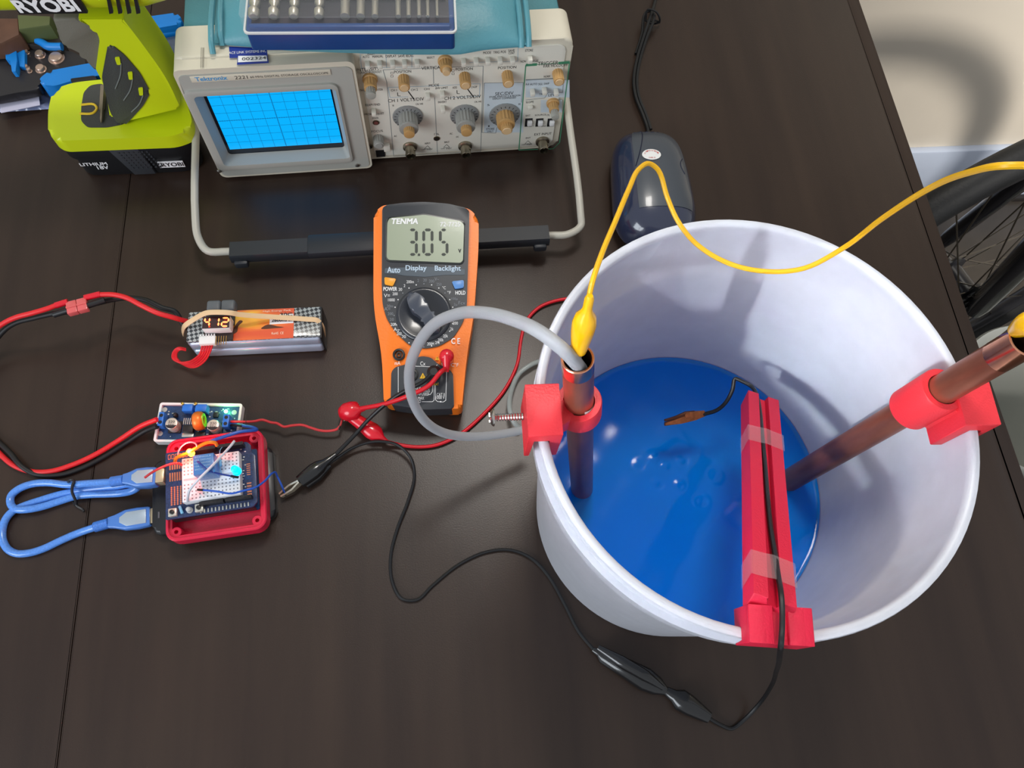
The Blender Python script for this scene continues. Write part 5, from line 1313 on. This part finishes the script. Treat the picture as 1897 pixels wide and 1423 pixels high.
p = ep(703, 655, zbb+.004); mb = MB(); mb.rod((p.x, p.y+.0025, zbb+.004), (p.x, p.y-.0025, zbb+.004), .0010, 12); mb.tube([(p.x, p.y-.008, zbb), (p.x, p.y-.006, zbb+.004), (p.x, p.y+.010, zbb+.004), (p.x+.0005, p.y+.014, zbb)], .0003, seg=6); mb.build('resistor', MATS['pale_blue_resistor'], st_)
def jump(label, pts, r, m, ends=True, name='jumper_wire', fr=None):
    pts = [(ARF @ ep(x, y, z)) for x, y, z in pts]
    t = thing(name, label, 'wire', pts[len(pts)//2]); MB().tube(pts, r, seg=8, n=5).build('wire', m, t, True)
    if ends:
        for a_, b__ in ((pts[0], pts[1]), (pts[-1], pts[-2])):
            dd = (b__-a_).normalized(); MB().cyl(a_, a_+dd*.006, .0010, 10).build('plug', M_black, t, True)
    return t
Z = zbb
jump('stiff pale grey wire running diagonally across the breadboard', [(415, 990, Z), (418, 950, Z+.007), (432, 895, Z+.012), (520, 790, Z+.0185), (620, 690, Z+.0185), (720, 585, Z+.014), (800, 495, Z+.010), (825, 462, Z+.008)], .0010, mat('pale_grey_jacket', (205, 208, 218), .4), False)
jump('orange wire bending around the red light on the controller board', [(305, 650, Z), (308, 625, Z+.005), (330, 600, Z+.008), (400, 575, Z+.009), (480, 530, Z+.010), (560, 485, Z+.011), (620, 470, Z+.011), (660, 478, Z+.009), (672, 500, Z+.006)], .0013, mat('orange_jacket', (240, 130, 10), .4), False)
jump('thin translucent red wire sloping off the left side of the controller board', [(365, 672, Z+.002), (320, 655, Z+.006), (240, 672, Z+.008), (160, 705, Z+.010), (90, 745, Z+.010), (40, 782, Z+.008)], .0009, mat('faded_red_jacket', (190, 50, 56), .4), False)
jump('dark blue wire crossing the front of the relay to the breadboard edge', [(470, 610, Z+.006), (520, 655, Z+.017), (600, 720, Z+.017), (680, 745, Z+.012), (780, 765, Z+.008), (862, 780, Z+.004)], .0007, mat('dark_blue_jacket', (34, 58, 140), .4))
jump('long blue wire from the breadboard out to the black crocodile clip', [(505, 888, Z+.002), (560, 892, Z+.005), (680, 905, Z+.007), (800, 922, Z+.007), (900, 898, Z+.006), (1010, 868, Z+.003), (1090, 815, Z-.002), (1150, 750, Z-.008), (1185, 735, Z-.014), (1205, 775, Z-.022), (1245, 860, .016), (1275, 935, .006)], .0008, mat('royal_blue_jacket', (38, 88, 190), .4))
jump('clear looped wire curling around the red light', [(330, 600, Z+.004), (335, 550, Z+.012), (370, 500, Z+.016), (430, 470, Z+.018), (480, 480, Z+.016), (500, 530, Z+.008)], .0005, mat('clear_thread', (200, 190, 200), .2, alpha=.6), False)
def wjump(label, pts, r, m, ends=()):
    pts = [P(*q5(x, y), z) for x, y, z in pts]; t = thing('jumper_wire', label, 'wire', pts[len(pts)//2]); MB().tube(pts, r, seg=8, n=5).build('wire', m, t, True)
    for a_, b__, L_ in ends:
        A_, B_ = (pts[a_], pts[b__]); MB().cyl(A_, A_+(B_-A_).normalized()*L_, .0011, 10).build('plug', M_black, t, True)
wjump('thin wavy red wire between the converter board and the red clip boots', [(790, 290, .0105), (860, 290, .012), (930, 292, .012), (1000, 288, .012), (1070, 275, .012), (1150, 298, .012), (1200, 305, .012), (1260, 335, .012), (1330, 325, .011), (1420, 320, .011), (1500, 345, .010), (1580, 368, .009), (1660, 372, .009), (1735, 352, .010), (1750, 330, .010), (1770, 260, .010)], .0011, mat('coral_red_jacket', (206, 56, 60), .4), ((0, 2, .014), (-1, -2, .010)))
wjump('blue wire arching from the converter board over the red case', [(790, 318, .0105), (850, 318, .013), (930, 330, .020), (1000, 345, .030), (1022, 362, .034), (980, 368, .038), (880, 378, .042), (760, 415, .044), (640, 455, .043), (600, 475, .040)], .0013, mat('mid_blue_jacket', (40, 84, 176), .4), ((0, 2, .014),))

# ------------------------------------------------------------------ blue usb cable
q11 = crop(0, 840, 5.579)
M_usb = mat('translucent_blue_jacket', (84, 140, 222), .22, coat=.4, noise=.12, nscale=700); M_usbp = mat('translucent_blue_plug', (78, 130, 210), .2, coat=.4, alpha=.88)
def U(x, y, z): return P(*q11(x, y), z)
ub = thing('data_cable', 'translucent blue cable doubled up and tied, both plugs at the power bank', 'cable', U(800, 400, 0))
cp = [(1215, 295, .030), (1100, 300, .022), (900, 312, .012), (700, 325, .0075), (500, 305, .006), (340, 315, .0055), (200, 365, .005), (115, 440, .004), (110, 520, .004), (160, 575, .005), (260, 582, .006), (420, 555, .005), (600, 500, .004), (780, 445, .004), (950, 425, .005), (1120, 420, .006), (1270, 410, .008), (1370, 385, .012), (1420, 350, .014), (1350, 320, .012), (1200, 340, .008), (1000, 360, .005), (800, 385, .0035), (600, 430, .003), (400, 490, .003), (240, 545, .003), (130, 600, .0035), (60, 680, .0035), (25, 790, .003), (30, 900, .003), (80, 990, .003), (170, 1035, .003), (300, 1030, .003), (450, 985, .003), (620, 905, .003), (780, 835, .003), (920, 785, .0045), (1010, 755, .006)]
MB().tube([U(*c_) for c_ in cp], .0029, seg=12, n=6).build('cable_jacket', M_usb, ub, True, sharp=80)
for (a_, b_, c_, e_, nm) in (((1160, 295, .028), (1290, 275, .031), (1620, 240, .033), (1710, 210, .033), 'printer_plug'), ((985, 762, .005), (1130, 720, .007), (1560, 650, .0075), (1585, 640, .0075), 'flat_plug')):
    sr = MB(); A_, B_ = U(*a_), U(*b_); n_ = 9; sr.axis(A_, B_, [(k/(2*n_), .0036 if k % 2 else .0042) for k in range(2*n_+1)], 14); sr.build('strain_relief', M_usb, ub, True, sharp=30)
    D_ = (U(*c_)-B_); F = frame(B_, D_, (0, 0, 1)); Ln = D_.length
    hw_, hh_ = (.0085, .0036) if nm == 'flat_plug' else (.0078, .0052)
    secs = []
    for t_, s_ in ((0, .5), (.15, .62), (.4, .95), (.7, 1.0), (.95, .93), (1, .85)):
        secs.append([(t_*Ln, y*s_, z*(.7+.3*s_)) for y, z in rrect(hw_*2, hh_*2, .002, 3)])
    mb = MB(); mb.loft(secs, 0, F); pb_ = mb.build('plug_body', M_usbp, ub, True, sharp=50)
    mb = MB(); mb.prism([(Ln*.28, -.002), (Ln*.45, -hw_*.66), (Ln*.92, -hw_*.66), (Ln*.92, hw_*.66), (Ln*.45, hw_*.66), (Ln*.28, .002)], hh_-.0002, hh_+.0004, 0, F, bev=.0003); mb.build('plug_shell', mat('pale_plug_metal', (176, 192, 205), .3, .5), pb_, True)
    ml = .011 if nm == 'flat_plug' else .008
    mb = MB(); mb.box((Ln+ml/2-.002, 0, 0), (ml, .0120 if nm == 'flat_plug' else .0110, .0045 if nm == 'flat_plug' else .0095), 0, F, bev=.0005); mb.build('metal_plug', mat('warm_plug_metal', (214, 196, 160), .3, .7), ub, True)
mb = MB(); mb.tube([U(712, 280, .014), U(740, 272, .015), U(765, 285, .014), U(750, 330, .0125), U(745, 400, .011), U(765, 450, .0095), U(785, 500, .006), U(790, 540, .0015), U(760, 500, .0008), U(725, 400, .0008), U(705, 330, .004)], .0011, closed=True, n=4); mb.tube([U(785, 520, .004), U(800, 545, .003), U(850, 575, .002), U(870, 600, .002)], .0009)
tag(recenter(mb.build('twist_tie', M_black)), 'black twist tie wrapped around the doubled blue cable', 'cable tie')
# ------------------------------------------------------------------ cordless drill standing on its battery
q1 = crop(0, 0, 4.184)
zk = .056
K0 = P(*q1(450, 1090), zk); K1 = P(*q1(1330, 1055), zk)
dcen = (P(*q1(375, 900), zk)+P(*q1(1480, 900), zk))/2
DM = frame((dcen.x, dcen.y, 0), (K1-K0), (0, 0, 1))      # x right, y away, z up
VF = lambda yy: DM @ Matrix(((1, 0, 0, 0), (0, 0, -1, yy), (0, 1, 0, 0), (0, 0, 0, 1)))   # local x, y=up, z toward viewer
def dpp(x, y, d=zk): return pix(DM, *q1(x, y), d)
def vpp(yy, x, y): return pix(VF(yy), *q1(x, y), 0)       # returns (x, height)
M_lime = mat('lime_tool_plastic', (198, 214, 20), .36, coat=.15); M_gry = mat('dark_grey_overmould', (60, 62, 60), .6, bump=.3, bscale=900)
M_gry2 = mat('warm_grey_rubber', (108, 105, 94), .65, bump=.2, bscale=900)
dr = thing('cordless_drill', 'lime green and black cordless drill standing upright at the top left', 'drill', DM)
outl = [tuple(dpp(x, y).xy) for x, y in ((408, 695), (560, 640), (790, 615), (1290, 590), (1390, 640), (1450, 800), (1490, 940), (1460, 1010), (1335, 1058), (450, 1092), (372, 1040), (372, 860))]
by0 = min(p[1] for p in outl); by1 = max(p[1] for p in outl); bx0 = min(p[0] for p in outl); bx1 = max(p[0] for p in outl)
ro = round_poly(outl, .008, 4)
MB().prism(ro, zk-.015, zk, bev=.004, seg=3).build('foot_housing', M_lime, dr)
def shrink(poly, k, cx_=0, cy_=0):
    mx = sum(p[0] for p in poly)/len(poly); my = sum(p[1] for p in poly)/len(poly); return [(mx+(p[0]-mx)*k, my+(p[1]-my)*k) for p in poly]
bpk = MB(); bpk.loft([[(x, y, 0.0) for x, y in shrink(ro, .84)], [(x, y, .003) for x, y in shrink(ro, .90)], [(x, y, .023) for x, y in shrink(ro, .90)], [(x, y, .028) for x, y in shrink(ro, .96)], [(x, y, .0415) for x, y in shrink(ro, .97)]])
bpack = bpk.build('battery_pack', mat('black_battery_plastic', (28, 29, 31), .4), dr, sharp=50)
# labels on battery front
yfb = min(p[1] for p in shrink(ro, .90))
def bq(x, y): return pix(VF(yfb), *q1(x, y), 0)
TB = Matrix(((1, 0, 0, 0), (0, 0, -1, yfb-.0002), (0, 1, 0, 0), (0, 0, 0, 1)))
mb = MB()
p = bq(640, 1305); w = (bq(850, 1300)-p).length
mb.text('LITHIUM', p.x, p.y+.0035, w, .0040, .0002, 0, TB, bold=.0003); mb.text('18V', p.x+w*.55, p.y-.002, w*.42, .0045, .0002, 0, TB, bold=.0003)
a_, b_ = bq(1255, 1290), bq(1445, 1270); 
mb.box(((a_.x+b_.x)/2-.002, a_.y+.003, .0002), (b_.x-a_.x, .0085, .0006), 0, TB); mb.text('RYOBI', a_.x+.0005, a_.y+.0005, (b_.x-a_.x)*.86, .0052, .0008, 1, TB, bold=.0002)
mb.build('battery_lettering', [M_whitepaint, M_ink], bpack)
mb = MB(); a_, b_ = bq(930, 1240), bq(1140, 1240); mb.prism([(a_.x-.004, .0405), (a_.x+.006, .004), (b_.x+.002, .004), (b_.x-.001, .0405)], -.001, .0022, 0, TB, bev=.0006)
for i in range(7):
    for j in range(7): mb.box((a_.x+.004+i*.0042+j*.0007, .036-j*.0036, .0022), (.0016, .0016, .0012), 0, TB)
mb.build('release_latch', mat('latch_grey', (52, 54, 58), .5), bpack)
# bit well in the foot
well = [tuple(dpp(x, y).xy) for x, y in ((700, 665), (790, 650), (1010, 860), (1000, 925), (960, 965), (830, 990), (680, 990), (630, 940), (632, 830), (650, 720))]
MB().prism(round_poly(well, .003, 3), zk-.001, zk+.0006).build('bit_well', M_gry, dr)
well2 = [tuple(dpp(x, y).xy) for x, y in ((650, 690), (700, 665), (680, 990), (600, 950), (565, 880), (575, 740))]
p = dpp(700, 850); mb = MB()
mb.tube([(p.x-.008, p.y-.005, zk+.0009), (p.x+.003, p.y-.005, zk+.0009), (p.x+.006, p.y, zk+.0009), (p.x+.003, p.y+.005, zk+.0009), (p.x-.008, p.y+.005, zk+.0009)], .0011, n=4); mb.build('magnet_mark', mat('gold_print', (214, 180, 40), .4), dr)
a_, b_ = dpp(812, 690), dpp(790, 985); mb = MB(); mb.axis((a_.x, a_.y, zk+.003), (b_.x, b_.y+.003, zk+.002), [(0, .0028), (.62, .0028), (.66, .0016), (.9, .0016), (1, .0005)], 6); mb.build('stored_bit', mat('dull_steel_bit', (150, 140, 125), .35, .9), dr)
# handle
yh = (by0+by1)/2
hf = yh-.019
HP = [vpp(hf, x, y) for x, y in ((600, 150), (735, 222), (774, 300), (742, 535), (820, 690), (850, 900), (1000, 935), (1400, 840), (1290, 600), (1080, 310), (955, 150))]
hp = [(p.x, p.y) for p in HP]
HPOL = [(x, max(y, zk-.004)) for x, y in hp]
mb = MB(); mb.prism(round_poly(HPOL, [.001, .004, .006, .002, .004, .001, .001, .004, .02, .02, .001], 4), -.019, .019, 0, None, bev=.0022, seg=3, botbev=True)
Tv = DM.inverted() @ VF(yh)
mb.v = [Tv @ v for v in mb.v]; mb.build('handle', M_lime, dr, sharp=50)
gp_ = [vpp(hf, x, y) for x, y in ((835, 350), (870, 345), (965, 420), (1085, 560), (1168, 712), (1110, 815), (1010, 925), (965, 968), (900, 960), (850, 850), (800, 640), (790, 590))]
mb = MB(); mb.prism(round_poly([(p.x, max(p.y, zk-.002)) for p in gp_], .004, 3), -.0200, .0200, 0, None, bev=.003, seg=2, botbev=True); mb.v = [Tv @ v for v in mb.v]
gg = mb.build('grip_overmould', M_gry, dr, sharp=50)
TH_ = DM.inverted() @ VF(hf-.0012)
mb = MB()
for (x0_, y0_, x1_, y1_) in ((890, 435, 938, 490), (990, 550, 1030, 605), (1072, 672, 1110, 728)):
    a_, b_ = vpp(hf, x0_, y0_), vpp(hf, x1_, y1_); mb.prism(round_poly([(a_.x, a_.y), (a_.x+.004, a_.y+.0005), (b_.x, b_.y), (b_.x-.003, b_.y)], .001, 2), -.001, .0006, 0, TH_)
mb.build('grip_inset', M_lime, gg)
mb = MB()
for pts in (((940, 480), (935, 570), (895, 680)), ((1030, 600), (1010, 690), (960, 770)), ((1110, 730), (1080, 800), (1020, 860))):
    mb.tube([TH_ @ V((vpp(hf, x, y).x, vpp(hf, x, y).y, 0)) for x, y in pts], .0005, seg=6, n=4)
mb.build('grip_groove', mat('groove_grey', (110, 116, 112), .5), gg)
# trigger and rubber front of the handle
tp = [vpp(hf, x, y) for x, y in ((395, 165), (620, 165), (720, 212), (770, 272), (762, 420), (742, 535), (765, 575), (690, 520), (650, 450), (560, 400), (470, 372), (455, 290))]
mb = MB(); mb.prism(round_poly([(p.x, p.y) for p in tp], .004, 3), -.014, .0165, 0, None, bev=.0025, seg=2, botbev=True); mb.v = [Tv @ v for v in mb.v]
mb.build('trigger', M_gry2, dr, sharp=50)
# motor body
yb_ = yh-.032
low = [vpp(yb_, x, y) for x, y in ((-700, 165), (0, 172), (400, 178), (700, 182), (950, 168), (1200, 130), (1300, 95), (1355, 50), (1372, -20))]
zb0 = low[3].y; hb_ = .062
axz = zb0+.033
x_l_, x_r_ = low[1].x-.05, low[-1].x
secs = []
for x, r in ((x_l_, .024), (x_l_+.004, .028), (low[1].x-.01, .033), (low[3].x, .0335), (low[5].x-.006, .0325), (low[6].x, .028), (low[7].x, .021), (low[8].x, .010)):
    secs.append([(x, yh-r*math.cos(2*PI*k/32)*.98, axz+r*1.0*math.sin(2*PI*k/32)) for k in range(32)])
def se(x, r):
    row = []
    for k in range(40):
        a = 2*PI*k/40; c, s__ = math.cos(a), math.sin(a); row.append((x, yh-r*abs(c)**.62*(1 if c > 0 else -1), axz+r*abs(s__)**.75*(1 if s__ > 0 else -1)))
    return row
secs = [se(x, r) for x, r in ((x_l_, .024), (x_l_+.004, .028), (low[1].x-.01, .032), (low[3].x, .032), (low[5].x-.006, .0315), (low[6].x, .028), (low[7].x, .021), (low[8].x, .010))]
body_ = MB().loft(secs).build('motor_housing', M_lime, dr, sharp=60)
mb = MB(); mb.axis((x_l_-.055, yh, axz), (x_l_+.002, yh, axz), [(0, .006), (.1, .014), (.45, .021), (.5, .0225), (1, .0225)], 30); mb.build('chuck', M_black, dr)
TY = DM.inverted() @ VF(yh-.0318)
fl = lambda x, y: vpp(yh-.0325, x, y)
pl_ = [fl(x, y) for x, y in ((30, -70), (575, -80), (680, 105), (150, 112))]
mb = MB(); mb.prism([(p.x, p.y) for p in pl_][::-1], -.002, .0008, 0, TY, bev=.0003)
nm_ = mb.build('name_panel', M_black, body_)
mb = MB(); a_ = fl(160, 98); b_ = fl(625, 88); c_ = fl(130, 5); mb.text('RYOBI', a_.x, a_.y, (b_.x-a_.x), (c_.y-a_.y), .0012, 0, TY, bold=.0010, sk=-.18); mb.build('name_lettering', M_whitepaint, nm_)
for x in (835, 905, 975, 1045):
    pts = [fl(x-12, -20), fl(x+12, -20), fl(x+42, 105), fl(x+12, 112)]
    mb = MB(); mb.prism([(p.x, p.y) for p in pts][::-1], -.002, .0004, 0, TY); mb.build('vent_slot', M_black, body_)

# ------------------------------------------------------------------ crimping tool, plier, bag and boxes behind the drill
M_tblue_ = mat('bright_blue_handle', (18, 124, 206), .4)
ct = thing('wire_stripper', 'black riveted wire stripper with blue grips lying behind the drill', 'tool', P(40, 130, 0))
zt2 = .022
def T2_(pts, z): return [(P(*q1(x, y), z).x, P(*q1(x, y), z).y) for x, y in pts]
mb = MB(); mb.prism(round_poly(T2_([(-120, 400), (60, 370), (180, 330), (290, 330), (330, 350), (460, 385), (560, 400), (650, 450), (690, 520), (560, 560), (330, 600), (300, 690), (120, 720), (-120, 770)], zt2), .003, 3), .012, zt2, bev=.002, seg=2, botbev=True); mb.build('tool_body', mat('black_tool_steel', (36, 35, 38), .4), ct, True)
mb = MB(); mb.prism(round_poly(T2_([(180, 330), (240, 260), (380, 210), (460, 260), (470, 380), (330, 350)], .03), .003, 3), .008, .028, bev=.002); mb.build('upper_lever', mat('black_tool_steel2', (42, 38, 36), .45), ct, True)
for x, y, r in ((440, 455, .0062), (315, 430, .0042), (320, 540, .0042), (210, 412, .0022), (155, 408, .0024), (210, 530, .0022), (232, 555, .0020)):
    c_ = P(*q1(x, y), zt2); mb = MB(); mb.lathe([(r*1.25, zt2-.001), (r*1.25, zt2+.0006), (r, zt2+.0007), (r, zt2+.003), (r*.85, zt2+.0038), (.0001, zt2+.004)], 22, 0, Matrix.Translation((c_.x, c_.y, 0))); mb.build('rivet', mat('rivet_steel', (205, 180, 165), .3, .8), ct, True)
mb = MB(); mb.prism(round_poly(T2_([(-60, 355), (100, 345), (110, 375), (-60, 385)], .026), .0006, 2), .018, .027, bev=.001); mb.build('blue_bar', M_tblue_, ct, True)
mb = MB(); mb.prism(round_poly(T2_([(45, 400), (128, 385), (135, 470), (125, 560), (95, 560), (85, 475), (48, 465)], .028), .0007, 2), .018, .029, bev=.0003); mb.prism(round_poly(T2_([(125, 375), (185, 378), (185, 510), (145, 505)], .028), .0007, 2), .018, .0265, bev=.0003); mb.build('blue_selector', M_tblue_, ct, True)
MB().tube([P(*q1(x, y), .028) for x, y in ((290, 315), (330, 335), (370, 358), (420, 362), (480, 362))], .0038, seg=12, n=4).build('blue_spring_cover', M_tblue_, ct, True)
mb = MB(); mb.prism(round_poly(T2_([(325, 610), (390, 560), (520, 535), (680, 505), (860, 480), (900, 560), (740, 605), (560, 640), (430, 678), (335, 670), (310, 640)], .024), .003, 3), .004, .026, bev=.004, seg=3, botbev=True); mb.build('handle_grip', M_tblue_, ct, True)
mb = MB(); mb.prism(round_poly(T2_([(545, 615), (740, 590), (760, 625), (560, 650)], .026), .002, 2), .010, .0275, bev=.001); mb.build('grip_inlay', M_blackrub, ct, True)
mb = MB(); mb.prism(round_poly(T2_([(950, 190), (1090, 150), (1370, 110), (1420, 160), (1400, 200), (1040, 262)], .03), .003, 3), .014, .032, bev=.004, seg=3); mb.build('handle_grip', M_tblue_, ct, True)
mb = MB(); mb.prism(round_poly(T2_([(1040, 268), (1400, 208), (1400, 245), (1080, 300)], .024), .003, 3), .006, .026, bev=.004, seg=3); mb.build('lower_grip', M_tblue_, ct, True)
# translucent blue storage box
sb = thing('storage_box', 'translucent blue storage box between the drill and the oscilloscope', 'box', P(300, 100, 0))
o_ = T2_([(1100, 300), (1400, 240), (1420, 560), (1190, 560)], .03); mb = MB(); mb.prism([(a, b) for a, b in o_], .0, .026, 0, bev=.001); mb.build('box_body', mat('smoky_blue_plastic', (66, 82, 104), .2, coat=.6, noise=.35, nscale=60), sb, True)
mb = MB(); mb.tube([P(*q1(x, y), .028) for x, y in ((1195, 515), (1330, 515))], .003, sp=False); mb.build('box_edge', M_tblue_, sb, True)
# plastic bag
bg = MB(); n1_, n2_ = 26, 10; zb_ = .004
A_, B_, C_, D_ = P(*q1(-120, 770), 0), P(*q1(430, 660), 0), P(*q1(400, 850), 0), P(*q1(-120, 885), 0)
random.seed(5); vs = []
for j in range(n2_+1):
    for i in range(n1_+1):
        u, v = i/n1_, j/n2_; p = (A_.lerp(B_, u)).lerp(D_.lerp(C_, u), v); e = min(1, 6*min(u, 1-u, v, 1-v)); vs.append((p.x, p.y, .001+e*(.004+.003*math.sin(i*1.7+j*.8)*math.sin(j*2.1+i*.3)+random.uniform(-.0008, .0008))))
fs = [(j*(n1_+1)+i, j*(n1_+1)+i+1, (j+1)*(n1_+1)+i+1, (j+1)*(n1_+1)+i) for j in range(n2_) for i in range(n1_)]
bg.add(vs, fs); bagm = mat('crinkled_clear_bag', (138, 150, 190), .12, coat=.8, alpha=.8, noise=.35, nscale=70)
bgo = bg.build('zip_bag', bagm, None, sharp=180, fix=False)
lq_ = MB(); F_ = frame(P(*q1(20, 830), .0085), P(*q1(170, 800), .0085)-P(*q1(20, 830), .0085), (0, 0, 1)); lq_.box((.016, 0, 0), (.036, .014, .0006), 0, F_); o = lq_.build('bag_label', mat('lilac_label', (196, 194, 214), .5), bgo)
tag(bgo, 'crinkled clear plastic bag with pale label left of the drill battery', 'bag')
# brown tool roll behind, out at the top left
br = thing('wooden_block', 'brown block behind the drill at the top left corner', 'block', P(*q1(60, 200), 0))
o_ = T2_([(-150, 120), (130, 120), (140, 250), (0, 320), (-150, 330)], .045); MB().prism(o_, .024, .043, bev=.003).build('block_body', mat('brown_wood_block', (92, 62, 46), .6, noise=.2, nscale=60), br, True)
o_ = T2_([(130, 110), (390, 120), (385, 190), (140, 225)], .045); mb = MB(); mb.prism(o_, .024, .045, bev=.002); mb.build('olive_strip', mat('olive_plastic', (84, 92, 52), .5), br, True)

# ------------------------------------------------------------------ bicycle beside the table
M_tyre = mat('black_tyre', (34, 34, 34), .55, bump=.4, bscale=250); M_rimb = mat('black_rim', (40, 40, 44), .3, coat=.3); M_spoke = mat('spoke_steel', (120, 112, 100), .3, .9); M_frm = mat('black_frame_paint', (24, 24, 28), .25, coat=.6)
hub = V((.81, .546, -.40)); WYAW = math.radians(15)
bi = thing('bicycle', 'black bicycle standing between the table edge and the wall', 'bicycle', (hub.x, hub.y, -.75))
wdir = V((math.cos(WYAW), math.sin(WYAW), 0)) if 'WYAW' in globals() else V((1, 0, 0))
WF = frame(hub, wdir, wdir.cross(V((-.0225, .084, .996))))   # wheel plane: local x along wdir, y up
def torus(R0, a, b, seg=96, n=12, mm_=0):
    mb = MB(); vs = []; fs = []
    for i in range(seg):
        t = 2*PI*i/seg
        for j in range(n):
            s__ = 2*PI*j/n; r = R0+a*math.cos(s__); vs.append((r*math.cos(t), r*math.sin(t), b*math.sin(s__)))
    for i in range(seg):
        for j in range(n): fs.append((i*n+j, ((i+1) % seg)*n+j, ((i+1) % seg)*n+(j+1) % n, i*n+(j+1) % n))
    return mb.add(vs, fs, 0, WF)
wheel = torus(.322, .023, .021).build('tyre', M_tyre, bi, True)
rim_ = torus(.293, .010, .012).build('rim', M_rimb, bi, True)
for k in range(32):
    a = 2*PI*k/32; sd = .028 if k % 2 else -.028; off = .9*(1 if (k//2) % 2 else -1)
    MB().cyl(WF @ V((.022*math.cos(a+off), .022*math.sin(a+off), sd)), WF @ V((.288*math.cos(a), .288*math.sin(a), 0)), .0012, 6).build('spoke', M_spoke, bi, True)
hb2 = MB(); hb2.axis(WF @ V((0, 0, -.05)), WF @ V((0, 0, .05)), [(0, .008), (.2, .010), (.21, .024), (.26, .024), (.27, .014), (.73, .014), (.74, .024), (.79, .024), (.8, .010), (1, .008)], 24); hb2.build('hub', M_rimb, bi, True)
hb3 = MB(); n_ = 22
for kk, rr_c in ((0, .040), (1, .034), (2, .028)):
    hb3.prism([((rr_c if i % 2 else rr_c-.004)*math.cos(PI*i/n_), (rr_c if i % 2 else rr_c-.004)*math.sin(PI*i/n_)) for i in range(2*n_)], .040+kk*.004, .042+kk*.004, 0, WF)
hb3.build('sprocket', M_black, bi, True)
# frame tubes
def wp(x, y, z): return WF @ V((x, y, z))
for nm, a_, b_, r in (('stay_tube', P(1806, 574, hub.z), P(1900, 478, -.22), .017), ('stay_tube', P(1742, 452, hub.z-.01), P(1880, 346, -.22), .012)):
    d_ = (b_-a_); MB().axis(a_, a_+d_*1.6, [(0, r*.8), (.1, r), (.95, r*1.15), (1, r)], 18).build(nm, M_frm, bi, True)
# pale bucket on the floor at the right
FB = P(1930, 738, -.51); FB.z = -.75
fb = thing('floor_bucket', 'grey plastic bucket on the floor behind the slanting copper pipe', 'bucket', FB if 'FB' in globals() else P(1985, 760, -.75))
fbx, fby = fb.location.x, fb.location.y
mb = MB(); mb.lathe([(.10, 0), (.125, .20), (.135, .21), (.137, .235), (.134, .24), (.130, .235), (.120, .20), (.095, .005), (.001, .005)], 64, 0, Matrix.Translation((0, 0, 0)), cap=False); mb.build('bucket_shell', mat('grey_white_plastic', (170, 172, 166), .4), fb, sharp=50)
# ------------------------------------------------------------------ camera and light
cam = bpy.data.cameras.new('camera'); co = bpy.data.objects.new('camera', cam); COL.objects.link(co)
cam.sensor_width = 36; cam.lens = FOC/IW*36; cam.clip_start = .01
R = Matrix((tuple(_xc), tuple(_yc), tuple(_zc)))
right, dn, fw = R @ V((1, 0, 0)), R @ V((0, 1, 0)), R @ V((0, 0, 1))
Mc = Matrix((right, -dn, -fw)).transposed().to_4x4(); Mc.translation = EYE; co.matrix_world = Mc
bpy.context.scene.camera = co
w = bpy.data.worlds.new('room_light'); bpy.context.scene.world = w; w.use_nodes = True
w.node_tree.nodes['Background'].inputs[0].default_value = (.92, .95, 1, 1); w.node_tree.nodes['Background'].inputs[1].default_value = .6
vs_ = bpy.context.scene.view_settings; vs_.view_transform = 'Standard'; vs_.exposure = 0
def area(name, loc, tgt, sx, sy, e, col, spread=180):
    l = bpy.data.lights.new(name, 'AREA'); l.shape = 'RECTANGLE'; l.size = sx; l.size_y = sy; l.energy = e; l.color = col; l.spread = math.radians(spread)
    o = bpy.data.objects.new(name, l); COL.objects.link(o); d = V(tgt)-V(loc); o.location = loc; o.rotation_euler = d.to_track_quat('-Z', 'Y').to_euler(); return o
area('ceiling_light', (.15, .85, 1.65), (0, .2, 0), .34, .34, 13.5, (1, .96, .9))
area('window_light', (-1.7, -1.1, 1.2), (.1, .2, .1), 1.2, 1.2, 34, (.86, .93, 1))
area('wall_fill_light', (1.25, -1.0, .9), (1.2, .95, -.35), .25, .25, 2.6, (1, .95, .88), 40)  # added narrow lamp: brightens the wall and casts the wheel's shadow on it
area('window_pane_light', (-1.25, -.75, 1.25), (.25, .20, .19), .03, .13, .10, (.86, .93, 1), 9)
